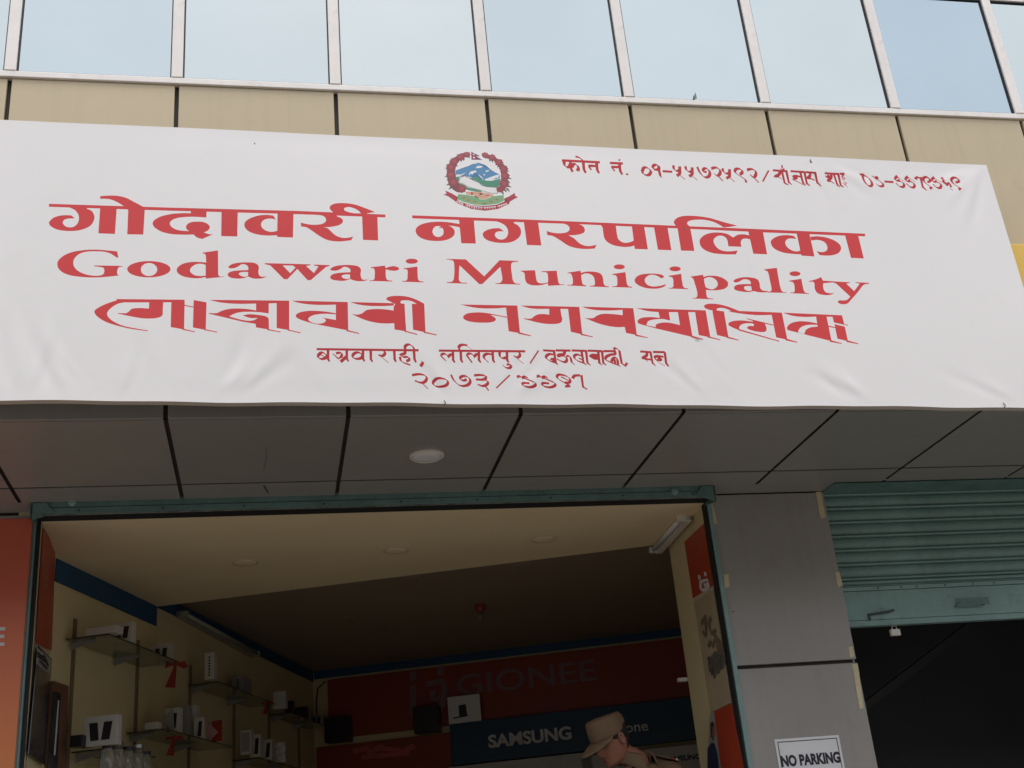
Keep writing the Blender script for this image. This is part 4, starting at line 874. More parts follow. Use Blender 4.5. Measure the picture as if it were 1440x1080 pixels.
# masking tape scraps on the pillar edges
TP = [((994, 704), (1000, 703), (1009, 736), (1002, 738), 'pale masking tape at the top left edge of the grey pillar'), ((1147, 692), (1154, 691), (1161, 727), (1154, 730), 'pale masking tape at the top right edge of the grey pillar'),
      ((1017, 808), (1024, 808), (1026, 826), (1019, 827), 'short masking tape scrap halfway down the left edge of the pillar panel'), ((1174, 805), (1180, 804), (1185, 824), (1178, 826), 'short masking tape scrap halfway down the right edge of the pillar panel'),
      ((1193, 910), (1199, 909), (1201, 923), (1195, 925), 'masking tape scrap just above the dark joint of the pillar'), ((1198, 934), (1206, 933), (1215, 996), (1209, 997), 'long torn masking tape strip just below the dark joint of the pillar')]
rnd = random.Random(2)
for a, b, c_, d, lb in TP:
    P = [onY(*p, D1) for p in (a, b, c_, d)]; top, bot = (P[0], P[1]), (P[3], P[2]); n = 5; mb = MB(); Lp = []; Rp = []
    for k in range(n + 1):
        t = k / n; l = top[0].lerp(bot[0], t); r = top[1].lerp(bot[1], t); j = rnd.uniform(-.0015, .0015); hgt = -.0012 - abs(rnd.gauss(0, .0008)); Lp.append(l + Vector((j, hgt, 0))); Rp.append(r + Vector((j, hgt * .8, rnd.uniform(-.002, .002))))
    for k in range(n): mb.face([Lp[k], Rp[k], Rp[k + 1], Lp[k + 1]])
    mb.build('tape_strip', TAPE, label=lb, cat='tape', group='masking tape scraps on the grey pillar')
# little black specks on pillar
for px, py in ((1031, 860),):
    c = onY(px, py, D1); MB().lathe(c, [(.004, 0), (.003, .002)], 8, (0, -1, 0)).build('screw', GASK, B)

# red poster panel on the left pier, its last letter inside the picture
pz1 = onY(20, 730, D1).z; px1 = onY(44, 760, D1).x
RP = empty('shop_poster', (px1 - .6, D1 - .002, FL), 'tall orange-red poster panel with white capital letters on the left pier', 'poster')
def grad_mat():  # panel colour runs from red at the top to orange lower down
    m = bpy.data.materials.new('red_orange_fade'); m.use_nodes = True; t = m.node_tree; b = t.nodes['Principled BSDF']; b.inputs['Roughness'].default_value = .35
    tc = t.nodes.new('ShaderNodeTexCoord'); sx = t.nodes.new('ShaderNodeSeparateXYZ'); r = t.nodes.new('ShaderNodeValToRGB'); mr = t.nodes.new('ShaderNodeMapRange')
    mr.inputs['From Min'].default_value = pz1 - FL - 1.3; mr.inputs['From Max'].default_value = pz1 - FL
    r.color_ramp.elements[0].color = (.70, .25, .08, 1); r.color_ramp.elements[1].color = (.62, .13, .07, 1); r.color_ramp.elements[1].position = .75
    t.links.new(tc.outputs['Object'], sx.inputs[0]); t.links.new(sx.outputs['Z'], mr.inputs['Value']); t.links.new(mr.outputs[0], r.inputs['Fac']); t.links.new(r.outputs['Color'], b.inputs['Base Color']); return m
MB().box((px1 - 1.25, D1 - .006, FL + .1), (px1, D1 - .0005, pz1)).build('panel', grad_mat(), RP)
ez0, ez1, ex1 = onY(4, 909, D1).z, onY(4, 882, D1).z, onY(7.5, 895, D1).x
text_mesh('lettering', 'GIONEE', (ex1 - .52, D1 - .006, ez0), (1, 0, 0), (0, 0, 1), .52, ez1 - ez0, LETT, RP, bold=.02)
# posters on the left jamb
JLn = Vector((W0.y - JL.y, -(W0.x - JL.x), 0)).normalized()
def jl(px, py, o=.004): return onP(px, py, JL + JLn * o, JLn)
LG = ["20,0 20,10", "20,30 20,80 ~25,100 70,100", "80,30 80,80 80,100 60,100", "80,0 80,10", "55,60 95,60"]
pj = empty('jamb_poster', jl(64, 830), 'narrow red poster with a pale logo on the left door jamb', 'poster')
JQ = [jl(60.5, 742), jl(77.2, 770), jl(72, 915), jl(50.5, 905)]
quad_plate('sheet', JQ, JLn, .003, POSTR, pj)
pen_print('logo', LG, lambda x, y: jl(60 + x * .07, 795 + y * .28 - (x - 50) * -.05, .009), .35, mat('faded_print', (.5, .2, .12), .5), pj, JLn * .0005)
pj2 = empty('magazine_poster', jl(60, 990), 'dark glossy phone poster with a pale top on the left door jamb', 'poster')
quad_plate('sheet', [jl(53, 908, .012), jl(72, 926, .012), jl(62, 1076, .012), jl(39, 1060, .012)], JLn, .004, mat('dark_glossy_print', (.025, .02, .03), .2, var=.5, scale=9), pj2)
quad_plate('masthead', [jl(53, 912, .017), jl(71, 928, .017), jl(69, 948, .017), jl(51, 934, .017)], JLn, .0015, mat('pale_print', (.35, .33, .33), .4, var=.5, scale=50), pj2)
pen_print('headline', ["0,0 40,30", "5,25 60,60", "50,20 80,90", "20,60 70,110"], lambda x, y: jl(53 + x * .18, 918 + y * .2, .021), .3, INKD, pj2, JLn * .0005)
pj3 = empty('framed_picture', wallpt(82, 1020), 'brown framed picture with a painted-on bright reflection on the cream wall near the left jamb', 'picture')
FRQ = [(72, 958), (93.5, 965), (88, 1100), (62, 1095)]
quad_plate('frame', [wallpt(*p, .006) for p in FRQ], nx, .012, BROWN, pj3)
quad_plate('picture', [wallpt(*p, .02) for p in ((74, 972), (85, 975), (80, 1090), (66, 1086))], nx, .002, mat('dark_picture', (.05, .045, .05), .12, var=.6, scale=8), pj3)
quad_plate('highlight_strip', [wallpt(*p, .024) for p in ((81.5, 985), (83, 985), (77.5, 1062), (75.5, 1062))], nx, .001, LETT, pj3)  # reflection on the picture painted as a white strip
# posters on the right jamb
def jr(px, py, o=.004): return onP(px, py, P2 + JPn * o, JPn)
def jb(m, o, pts): return [jr(*p, o) for p in pts]
q1 = empty('jamb_poster', jr(985, 790), 'red poster with a white logo high on the right door jamb', 'poster')
quad_plate('sheet', jb(0, .004, ((963, 762), (990.5, 736), (1003, 823), (975, 841))), JPn, .003, POSTR, q1)
pen_print('logo', ["10,20 10,30", "60,0 60,10", "15,55 10,85 ~20,100 60,90", "20,50 70,38 75,75 60,90", "45,70 72,65"], lambda x, y: jr(981 + x * .18 + y * .03, 806 + y * .24, .009), .42, LETT, q1, JPn * .0005)
q2 = empty('sketch_poster', jr(1000, 920), 'beige poster with sketched writing and drawing on the right door jamb', 'poster')
quad_plate('sheet', jb(0, .006, ((976, 843), (1003, 824), (1029, 988), (1000, 1002))), JPn, .003, POSTB, q2)
quad_plate('border', jb(0, .010, ((975.5, 843), (1003, 824), (1003.6, 829), (976.2, 848))), JPn, .001, mat('pale_border', (.5, .42, .3), .5), q2)
pen_print('writing', ["0,20 35,0", "30,5 20,50 ~10,60 0,50", "70,5 ~50,20 55,55 85,45", "20,95 40,80 45,100 70,78", "75,60 110,85", "80,80 118,105", "78,100 118,120", "60,130 110,95", "20,140 60,120", "10,160 50,150 90,125", "30,185 110,150"], lambda x, y: jr(985 + x * .2 + y * .08, 868 + y * .42, .011), .28, mat('brown_ink', (.17, .125, .085), .6), q2, JPn * .0005)
mb = MB()
for k in range(7):
    x = 995 + k * 3.2; y0 = 924 - k * 1.5 + (k % 3) * 2; h_ = 22 + (k * 7 % 5) * 2
    mb.prism([jr(x, y0, .012), jr(x + 2.3, y0 - 1.5, .012), jr(x + 4.2, y0 + h_ - 2, .012), jr(x + 2, y0 + h_, .012)], JPn * (.0005 + .0001 * k))
mb.build('drawing', mat('slate_print', (.10, .095, .085), .5, var=.3, scale=30), q2)
q3 = empty('portrait_poster', jr(1028, 1040), 'red poster with a figure in dark blue, lowest on the right door jamb', 'poster')
quad_plate('sheet', jb(0, .004, ((1000, 1003), (1029, 989), (1062, 1160), (1030, 1170))), JPn, .003, POSTR, q3)
quad_plate('pale_ground', jb(0, .008, ((998, 1004), (1004, 1001), (1016, 1100), (995, 1105))), JPn, .001, mat('pale_print_ground', (.3, .31, .27), .5), q3)
quad_plate('figure_head', jb(0, .010, ((999, 1018), (1002, 1014), (1005, 1020), (1006, 1032), (1003, 1042), (1000, 1036))), JPn, .001, mat('printed_dark_hair', (.04, .02, .02), .5), q3)
quad_plate('figure_face', jb(0, .0112, ((1002, 1022), (1004.6, 1021), (1006, 1032), (1003.5, 1040), (1002, 1034))), JPn, .001, mat('printed_skin', (.3, .12, .08), .5), q3)
quad_plate('figure_body', jb(0, .0104, ((995, 1052), (1001, 1044), (1005, 1046), (1009, 1060), (1012, 1090), (995, 1092))), JPn, .001, mat('printed_navy', (.015, .03, .09), .5), q3)
# small bracket clip on the dark side of the jamb
c = jr(961, 957, .01)
hk = empty('wall_hook', c, 'small white hook sticking out of the edge of the right wall', 'hook')
MB().obox((P2.x - .001, P2.y + .0, c.z - .012), (-.05, 0, 0), (0, .03, 0), (0, 0, .02)).build('arm', WHITEP, hk, bevel=.003)

# ------------------------------------------------------------------ signboards on the back wall
def bq(name, pts, off, th, m, parent): return quad_plate(name, [backpt(*p, off) for p in pts], -e, th, m, parent)
def board(name, xl, yt_l, yb_l, xr, off, th, m, label, cat='signboard', group=None):
    a, b = backpt(xl, yt_l, off), backpt(xr, 900, off); z1 = a.z; z0 = backpt(xl, yb_l, off).z
    o = empty(name, (a.x, a.y, z0), label, cat, group)
    a0 = AB - e * off + nx * ((a - AB).dot(nx)); b0 = AB - e * off + nx * ((b - AB).dot(nx))
    MB().obox((a0.x, a0.y, z0), (b0.x - a0.x, b0.y - a0.y, 0), -e * th, (0, 0, z1 - z0)).build('panel', m, o, bevel=.004); return o
r1 = board('signboard', 462, 957, 1040, 1010, .01, .03, REDB, 'long red signboard with faint grey letters under the blue band on the back wall')
def btext(s, xl, xr, yb, yt, off, m, o, **kw):
    a, b = backpt(xl, yb, off), backpt(xr, yb, off); h = backpt((xl + xr) / 2, yt, off).z - backpt((xl + xr) / 2, yb, off).z
    ub = (b - AB).dot(nx) - (a - AB).dot(nx); zz = (backpt((xl + xr) / 2, yb, off)).z
    text_mesh('lettering', s, (a.x, a.y, zz), nx, (0, 0, 1), ub, h, m, o, **kw)
btext('GIONEE', 643, 841, 968, 938, .042, GLET, r1, bold=.008)
pen_print('logo', ["15,0 15,20", "15,60 15,150 ~20,185 60,185", "120,-10 120,10", "75,50 130,45 ~135,90 125,150 105,180", "90,90 90,120 110,118"], lambda x, y: backpt(575 + x * .37, 948 + y * .33 - x * .04, .043), .55, GLET, r1, -e * .0005)
n1 = board('signboard', 634, 1019, 1078, 1010, .05, .05, NAVY, 'dark blue signboard with white capital letters below the red board')
btext('SAMSUNG', 687, 805, 1046, 1027, .103, LETT, n1, bold=.035)
btext('one', 880, 912, 1029, 1019, .103, LETT, n1, bold=.01)
w1 = board('signboard', 634, 1080, 1180, 816, .05, .08, WHITEB, 'pale panel below the blue signboard, left of the cap')
w2 = board('signboard', 817.5, 1065, 1150, 1010, .05, .08, WHITEB, 'pale panel with small dark letters below the blue signboard, right of the cap')
btext('SAMSUNG', 936, 986, 1070, 1062, .132, INKD, w2, bold=.035)
r2 = board('signboard', 446, 1052, 1150, 630, .01, .03, REDB, 'lower red signboard on the back wall beside the blue one')
pen_print('faint_writing', ["0,20 40,10", "50,30 90,0", "100,10 150,15", "160,30 200,0", "30,50 180,30"], lambda x, y: backpt(500 + x * .4, 1050 + y * .3, .043), .5, mat('faint_red_print', (.5, .1, .08), .5), r2, -e * .0005)
o = board('picture_card', 629.5, 981, 1019, 669, .11, .02, PAPER, 'white square card with a dark bag picture standing above the blue signboard', 'card')
bq('bag_print', ((645, 992), (655, 990), (657, 1006), (646, 1008)), .132, .001, INKD, o); bq('caption', ((637, 1009), (658, 1005), (658, 1007), (637, 1011)), .132, .001, INKD, o)
board('speaker_box', 585, 997, 1034, 614, .05, .12, PHONE, 'small black box below the logo of the red signboard', 'box')
board('speaker_box', 462, 1012, 1047, 492, .05, .12, PHONE, 'small black box at the left end of the red signboard', 'box')
# cable down the corner
P = [backpt(458, 958, .01), backpt(447, 968, .012), backpt(445, 985, .012), backpt(445, 1000, .012), backpt(449, 1014, .015)]
MB().tube(P, .006, 6).build('cable', PHONE, label='thin black cable hanging in the left back corner of the shop', cat='cable')

# ------------------------------------------------------------------ glass shelves on the left wall
def wl(px, py): p = wallpt(px, py); return (p - P1).dot(e), p.z
def WP(s, z, d): return Vector((P1.x, P1.y, 0)) + e * s + nx * d + Vector((0, 0, z))
def shelf(px0, py0, pxc, pyc, pxf, pyf, label):
    s0, z = wl(px0, py0); c = onZ(pxc, pyc, z); dep = (c - P1).dot(nx); f = onZ(pxf, pyf, z); s1 = (f - P1).dot(e)
    o = empty('glass_shelf', WP((s0 + s1) / 2, z, 0), label, 'shelf', 'glass shelves on the cream shop wall')
    MB().obox(WP(s0, z, .012), e * (s1 - s0), nx * (dep - .012), (0, 0, .008)).build('glass', SHELFG, o)
    for ss in (s0 + .05, s0 + (s1 - s0) * .62):
        MB().prism([WP(ss, z - .002, .012), WP(ss, z - .002, dep * .62), WP(ss, z - .012, dep * .6), WP(ss, z - .04, .012)], e * .006).build('bracket', STEEL if False else CARDG, o)
    return s0, s1, z + .008, dep
S1 = shelf(89, 901, 156, 894, 245, 933, 'glass shelf highest and nearest the door on the left wall')
S2 = shelf(262, 965, 310, 961, 386, 991, 'upper glass shelf in the middle of the left wall')
S3 = shelf(175, 1033, 232, 1026, 322, 1052, 'lower glass shelf in the middle of the left wall')
S4 = shelf(97, 1060, 152, 1052, 205, 1068, 'lower glass shelf nearest the door on the left wall')
S5 = shelf(376, 1007, 408, 1003, 462, 1022, 'upper glass shelf in the back corner')
S6 = shelf(324, 1071, 372, 1069, 425, 1087, 'lower glass shelf towards the back corner')
# slotted uprights
for px, y0, y1, lb in ((103, 870, 1200, 'slotted wall upright nearest the door'), (192, 900, 1250, 'second slotted wall upright from the door'), (265.5, 935, 1230, 'slotted wall upright in the middle of the left wall'), (327, 965, 1230, 'slotted wall upright beside the upper middle shelf'), (376, 985, 1230, 'slotted wall upright near the back corner'), (418, 1010, 1230, 'slotted wall upright nearest the back corner')):
    s, z1 = wl(px, y0)
    MB().obox(WP(s, FL + .4, .001), e * .022, nx * .011, (0, 0, z1 - FL - .4)).build('shelf_upright', mat('upright_metal', (.20, .15, .09), .5), label=lb, cat='shelf upright', group='slotted uprights on the left shop wall')
def box_on(sh, px, d, wdt, dp, h, label, m=CARD, face=None, name='phone_box', ang=0., cat='box', lid=None, group=None):
    """carton standing on shelf sh; px picks the spot along the shelf"""
    z = sh[2]; c0 = onZ(px, 0, z) if False else None
    # position along e so that the box stands at photo column px
    lo_, hi_ = sh[0] - .2, sh[1] + .3
    for _ in range(40):
        mid = (lo_ + hi_) / 2; q = WP(mid, z, d); v = RM @ (np.array(q) - CAM); x = 720 + FP * v[0] / v[2]
        if x < px: lo_ = mid
        else: hi_ = mid
    s = (lo_ + hi_) / 2; base = WP(s, z + .001, d)
    R = Matrix.Rotation(ang, 3, 'Z'); ax = R @ nx; ay = R @ e            # broad face turned to the street (-e)
    o = empty(name, base, label, cat, group)
    MB().obox(base - ax * wdt / 2, ax * wdt, ay * dp, (0, 0, h)).build('carton', m, o, bevel=.002)
    fr = base - ax * wdt / 2 - ay * .0012
    if face == 'phones':
        for u0, tl in ((.34, -.06), (.66, .07)):
            a = fr + ax * wdt * (u0 - .12) + Vector((0, 0, h * .18)); MB().prism([a, a + ax * wdt * .25, a + ax * wdt * (.25 + tl) + Vector((0, 0, h * .6)), a + ax * wdt * tl + Vector((0, 0, h * .6))], ay * -.001).build('phone_print', PHONE, o)
    elif face == 'phone':
        a = fr + ax * wdt * .4 + Vector((0, 0, h * .12)); MB().prism([a, a + ax * wdt * .36, a + ax * wdt * .46 + Vector((0, 0, h * .7)), a + ax * wdt * .12 + Vector((0, 0, h * .7))], ay * -.001).build('phone_print', PHONE, o)
    elif face == 'text':
        mb = MB()
        for k in range(7): a = fr + ax * wdt * .42 + Vector((0, 0, h * (.12 + .11 * k))); mb.obox(a, ax * wdt * .2, ay * -.001, (0, 0, h * .06))
        mb.build('print', PHONE, o)
    elif face == 'panel':
        MB().obox(fr + ax * wdt * .12 + Vector((0, 0, h * .1)), ax * wdt * .76, ay * -.001, (0, 0, h * .8)).build('print', CARDG, o)
    return o
G_ = 'goods on the glass shelves'
box_on(S1, 141, .2, .16, .08, .035, 'flat pale carton lying near the door end of the top shelf')
box_on(S1, 171, .2, .105, .05, .10, 'white carton with two dark phones printed on it, first on the top shelf', face='phones')
box_on(S1, 226, .12, .10, .06, .115, 'white carton with two dark phones at the far end of the top shelf', face='phones')
box_on(S2, 294, .18, .06, .05, .16, 'slim upright white carton with a line of print on the upper middle shelf', face='text')
box_on(S2, 334, .1, .08, .07, .13, 'dull pale carton behind the slim one on the upper middle shelf', m=CARDG, face='text')
box_on(S2, 344, .1, .05, .06, .13, 'dull narrow carton at the far end of the upper middle shelf', m=CARDG)
box_on(S3, 212, .16, .07, .06, .035, 'low pale carton at the door end of the lower middle shelf')
box_on(S3, 241, .18, .085, .05, .135, 'white carton with two dark phones on the lower middle shelf', face='phones')
box_on(S3, 255, .12, .07, .06, .19, 'tall plain grey white carton on the lower middle shelf', m=CARDG)
box_on(S3, 269, .14, .06, .05, .20, 'tallest white carton on the lower middle shelf')
box_on(S3, 279, .2, .06, .03, .12, 'white carton with one dark phone on the lower middle shelf', face='phone')
# triangular tent card and red heart card
c = box_on(S3, 291, .18, .02, .02, .02, 'pink and red folded card standing on the lower middle shelf', m=PRED, name='folded_card', cat='card')
b0 = Vector(c.location)
MB().prism([b0, b0 + Vector((0, 0, .12)), b0 + nx * .07 + Vector((0, 0, .05))], e * -.004).build('pink_leaf', mat('pink_card', (.5, .28, .28), .5), c); MB().obox(b0 + nx * .03, nx * .06, e * .004, (0, 0, .12)).build('red_leaf', PRED, c)
c = empty('tent_card', WP(S3[0] + .16, S3[2], .17), 'pale diamond shaped card leaning above the lower middle shelf', 'card'); b0 = Vector(c.location)
MB().prism([b0 + Vector((0, 0, .0)) + nx * .03, b0 + nx * -.03 + Vector((0, 0, .075)), b0 + nx * .03 + Vector((0, 0, .13)), b0 + nx * .04 + Vector((0, 0, .02))], e * -.004).build('card', CARDG, c)
box_on(S4, 140, .2, .17, .05, .14, 'broad white carton with two dark phones on the lower shelf nearest the door', face='phones')
box_on(S4, 118, .12, .05, .04, .05, 'black device lying on the lower shelf nearest the door', m=PHONE, name='device', cat='device')
box_on(S4, 106, .1, .06, .05, .055, 'second black device at the very end of the lower shelf nearest the door', m=PHONE, name='device', cat='device')
box_on(S5, 390, .16, .09, .05, .12, 'pale carton on the shelf in the back corner', m=CARD)
box_on(S5, 406, .12, .06, .05, .10, 'dark carton beside the pale one in the back corner', m=PHONE)
box_on(S5, 422, .1, .10, .05, .10, 'wide black carton in the back corner', m=PHONE)
box_on(S5, 445, .1, .10, .05, .09, 'pale carton with dark phones at the end of the back corner shelf', m=CARDG, face='phones')
box_on(S6, 344, .18, .07, .05, .15, 'left one of three white phone cartons on the lower corner shelf', m=CARD, face='panel')
box_on(S6, 359, .18, .07, .05, .14, 'middle one of three white phone cartons on the lower corner shelf', m=CARD, face='phone')
box_on(S6, 375, .18, .07, .05, .13, 'right one of three white phone cartons on the lower corner shelf', m=CARD, face='phone')
box_on(S6, 394, .2, .07, .03, .13, 'shiny silver carton at the end of the lower corner shelf', m=mat('silver_card', (.55, .55, .52), .25, var=.5, scale=30))
# red ribbon bows on the shelf ends
def bow(sh, px, py, k, label):
    s, z = sh[1], sh[2]; c = onP(px, py, WP(0, 0, sh[3] * .9), nx); o = empty('ribbon_bow', c, label, 'ribbon', 'red ribbon bows on the shelf ends')
    A = e; Zv = Vector((0, 0, 1)); W = nx
    MB().lathe(c, [(.008 * k, -.01), (.016 * k, 0), (.008 * k, .01)], 10, tuple(A)).build('knot', PRED, o)
    mb = MB(); mb.prism([c, c + W * .055 * k + Zv * .012 * k, c + W * .075 * k - Zv * .02 * k, c + W * .05 * k - Zv * .03 * k], A * .006); mb.build('loop', PRED, o)
    mb = MB(); mb.prism([c, c + W * .01 * k, c + W * .002 * k - Zv * .13 * k, c - W * .055 * k - Zv * .12 * k], A * .005); mb.build('tail', PRED, o)
    mb = MB(); mb.prism([c, c - W * .05 * k + Zv * .015 * k, c - W * .06 * k - Zv * .015 * k], A * .006); mb.build('loop', PRED, o)
bow(S1, 246, 934, 1.0, 'red ribbon bow with a long tail at the end of the top shelf')
bow(S3, 244, 1037, .75, 'red ribbon hanging under the lower middle shelf')
bow(S2, 375, 988, .6, 'dark red ribbon at the end of the upper middle shelf')
# glass jars low at the left
for k, (px, h) in enumerate(((150, .12), (163, .14), (178, .12), (192, .13), (203, .10))):
    sh = (S4[0] - .1, S4[1] + .6, onP(170, 1086, WP(0, 0, .2), nx).z, .3)
    c = onP(px, 1090, WP(0, 0, .22), nx); o = empty('glass_jar', c, ['glass jar of the low row nearest the door', 'second glass jar of the low row from the door', 'third glass jar of the low row from the door', 'fourth glass jar of the low row from the door', 'last glass jar of the low row, next to the upright'][k], 'jar', 'glass jars in a low row by the left wall')
    MB().lathe(c, [(.03, 0), (.034, .01), (.034, h * .8), (.026, h * .9), (.026, h)], 18).build('jar', JARG, o, smooth=True)
    MB().lathe(c + Vector((0, 0, h)), [(.028, 0), (.028, .015)], 18).build('lid', STEEL if k % 2 else PHONE, o)
s0, z = wl(130, 1100)
MB().obox(WP(s0, onP(170, 1091, WP(0, 0, .22), nx).z - .01, .012), e * 1.0, nx * .32, (0, 0, .008)).build('glass_shelf', SHELFG, label='low glass shelf under the row of jars', cat='shelf')

# ------------------------------------------------------------------ the man in the cap
HY_ = 5.78
top = onY(862, 987, HY_); chin = onY(861, 1076, HY_)
HC = onY(859, 1041, HY_)                    # centre of the head
PM = empty('person', (HC.x + .10, HY_ + .0, FL), 'man in a khaki cap and khaki shirt looking down, standing in the shop doorway', 'person')
fw = Vector((-1, -.42, 0)).normalized(); zz = Vector((0, 0, 1)); lf = zz.cross(fw)
Rh = Matrix((fw, lf, zz)).transposed(); tilt = Matrix.Rotation(math.radians(24), 3, 'Y')
HRm = Rh @ tilt; K = .96
def H(x, y, z): return HC + HRm @ (Vector((x, y, z)) * K)
# head: rings of (z, front, back, half width)
TAB = [(-.118, .050, -.005, .028), (-.108, .075, -.02, .040), (-.095, .084, -.035, .050), (-.078, .082, -.052, .057), (-.062, .084, -.065, .062), (-.045, .086, -.076, .066), (-.025, .088, -.086, .069), (-.005, .090, -.094, .071), (.012, .086, -.098, .073), (.028, .088, -.101, .075), (.045, .092, -.102, .076), (.065, .088, -.100, .076), (.085, .076, -.092, .071), (.102, .054, -.075, .058), (.113, .028, -.045, .036), (.117, .004, -.014, .012)]
def head_pt(zr, th):
    z, f, b, wv = zr; c, s = math.cos(th), math.sin(th); x = (f if c > 0 else -b) * (abs(c) ** .85) * (1 if c > 0 else -1); y = wv * (abs(s) ** .9) * (1 if s > 0 else -1)
    fr = math.exp(-(th if th < math.pi else th - 2 * math.pi) ** 2 / .035); a_ = abs(th if th < math.pi else th - 2 * math.pi)
    nose = {-.062: .004, -.045: .020, -.025: .032, -.005: .022, .012: .012, .028: .005}.get(z, 0); x += nose * fr
    if z in (-.005, .012) : x -= .011 * math.exp(-((a_ - .42) / .16) ** 2)
    if z == -.078: x += .005 * math.exp(-(a_ / .35) ** 2)
    if z == -.108: x += .006 * math.exp(-(a_ / .4) ** 2)
    return (x, y, z)
mb = MB(); N = 40
for zr in TAB:
    for j in range(N): mb.v.append(H(*head_pt(zr, 2 * math.pi * j / N)))
for i in range(len(TAB) - 1):
    for j in range(N): j2 = (j + 1) % N; mb.f.append([i * N + j, i * N + j2, (i + 1) * N + j2, (i + 1) * N + j])
mb.f.append(list(range(N))[::-1]); mb.f.append([(len(TAB) - 1) * N + j for j in range(N)])
# neck joined to the same body mesh
nb = Vector((HC.x + .125, HC.y + .03, HC.z - .095))
mb.tube([H(-.03, 0, -.03), H(-.035, 0, -.09), nb.lerp(H(-.035, 0, -.09), .35), nb, nb - Vector((-.01, 0, .06))], .05, 20, rs=[.045, .052, .053, .054, .06])
# forearms and hands of the body
SHL = nb + Vector((.20, .03, -.065)); SHR = nb + Vector((-.12, -.14, -.15))
def arm(sh, el, wr): mb.tube([el + (wr - el) * .0, el.lerp(wr, .5), wr], .04, 12, rs=[.042, .038, .028])
HEL, HWR = SHL + Vector((.04, .02, -.28)), SHL + Vector((-.10, -.20, -.36)); REL, RWR = SHR + Vector((-.05, .0, -.28)), SHR + Vector((.0, -.20, -.38))
for el, wr in ((HEL, HWR), (REL, RWR)):
    arm(None, el, wr); d = (wr - el).normalized(); sd_ = d.cross(zz).normalized(); up_ = sd_.cross(d)
    mb.tube([wr, wr + d * .04, wr + d * .085], .03, 10, rs=[.026, .036, .034])
    for k in range(4):
        o_ = wr + d * .08 + sd_ * (.024 - .016 * k); ln = (.06, .07, .066, .052)[k]
        mb.tube([o_, o_ + d * ln * .45 - up_ * .006, o_ + d * ln * .75 - up_ * .022, o_ + d * ln * .85 - up_ * .036], .009, 8, rs=[.010, .009, .008, .007])
    o_ = wr + d * .03 + sd_ * .03; mb.tube([o_, o_ + d * .03 + sd_ * .022 - up_ * .008, o_ + d * .06 + sd_ * .024 - up_ * .014], .01, 8, rs=[.013, .011, .008])
chs0 = nb + Vector((.01, -.02, -.22))
mb.tube([nb - Vector((0, 0, .01)), nb - Vector((0, 0, .08)), chs0, chs0 - Vector((0, 0, .3))], .1, 16, rs=[.05, .075, .10, .08])
for sh_, el in ((SHL, HEL), (SHR, REL)): mb.tube([chs0 + Vector((0, 0, .12)), sh_, sh_.lerp(el, .5), el + (el - sh_) * .02], .05, 12, rs=[.05, .042, .038, .036])
body = mb.build('body', SKIN, PM, smooth=True)
rm = body.modifiers.new('r', 'REMESH'); rm.mode = 'VOXEL'; rm.voxel_size = .0042; rm.use_smooth_shade = True
sm = body.modifiers.new('sm', 'SMOOTH'); sm.factor = .5; sm.iterations = 1
bpy.context.view_layer.update(); me_ = bpy.data.meshes.new_from_object(body.evaluated_get(bpy.context.evaluated_depsgraph_get())); body.modifiers.clear(); body.data = me_
# ears
for sy in (-1, 1):
    mb = MB(); rim = []
    for k in range(14): a = 2 * math.pi * k / 14; rim.append((a, .017 + .003 * math.sin(a), .03))
    for r_k, off in ((1., .0), (1.08, .012), (.8, .016), (.45, .008)):
        for a, rx, rz in rim: mb.v.append(H(-.008 + rx * r_k * math.cos(a), sy * (.069 + off), -.004 + rz * r_k * math.sin(a)))
    for i in range(3):
        for j in range(14): j2 = (j + 1) % 14; mb.f.append([i * 14 + j, i * 14 + j2, (i + 1) * 14 + j2, (i + 1) * 14 + j])
    mb.f.append([3 * 14 + j for j in range(14)]); mb.build('ear', SKIN, PM, smooth=True)
    mb = MB(); mb.lathe(H(.0735, sy * .032, .004), [(.001, -.012), (.008, -.009), (.0115, 0), (.008, .009), (.001, .012)], 12); mb.build('eye', mat('eye_white', (.2, .18, .17), .4), PM, smooth=True)
    mb = MB(); mb.lathe(H(.0845, sy * .033, .002), [(.001, -.004), (.0045, 0), (.001, .004)], 10); mb.build('iris', PHONE, PM)
    mb = MB(); mb.tube([H(.090, sy * .016, .018), H(.091, sy * .032, .023), H(.080, sy * .052, .018)], .004, 6); mb.build('eyebrow', HAIR, PM)
mb = MB(); mb.tube([H(.074, -.024, -.076), H(.0885, -.008, -.075), H(.0885, .008, -.075), H(.074, .024, -.076)], .003, 6); mb.build('lips', mat('lip', (.22, .07, .055), .5), PM, smooth=True)
# hair: shell under the cap down to the nape, short sideburns
mb = MB(); rows = []
for zi in range(7):
    z = -.062 + zi * .024
    zr = min(TAB, key=lambda t: abs(t[0] - z)); ring = []
    a0 = 1.05 if z > .02 else (1.25 if z > -.010 else 2.05)
    for j in range(25):
        th = a0 + (2 * math.pi - 2 * a0) * j / 24; p = head_pt((zr[0], zr[1], zr[2], zr[3]), th); ring.append((p[0] * 1.07, p[1] * 1.09, z))
    rows.append(ring)
for r_ in rows:
    for p in r_: mb.v.append(H(*p))
for i in range(6):
    for j in range(24): mb.f.append([i * 25 + j, i * 25 + j + 1, (i + 1) * 25 + j + 1, (i + 1) * 25 + j])
hr = mb.build('hair', HAIR, PM, smooth=True); sl = hr.modifiers.new('s', 'SOLIDIFY'); sl.thickness = .006
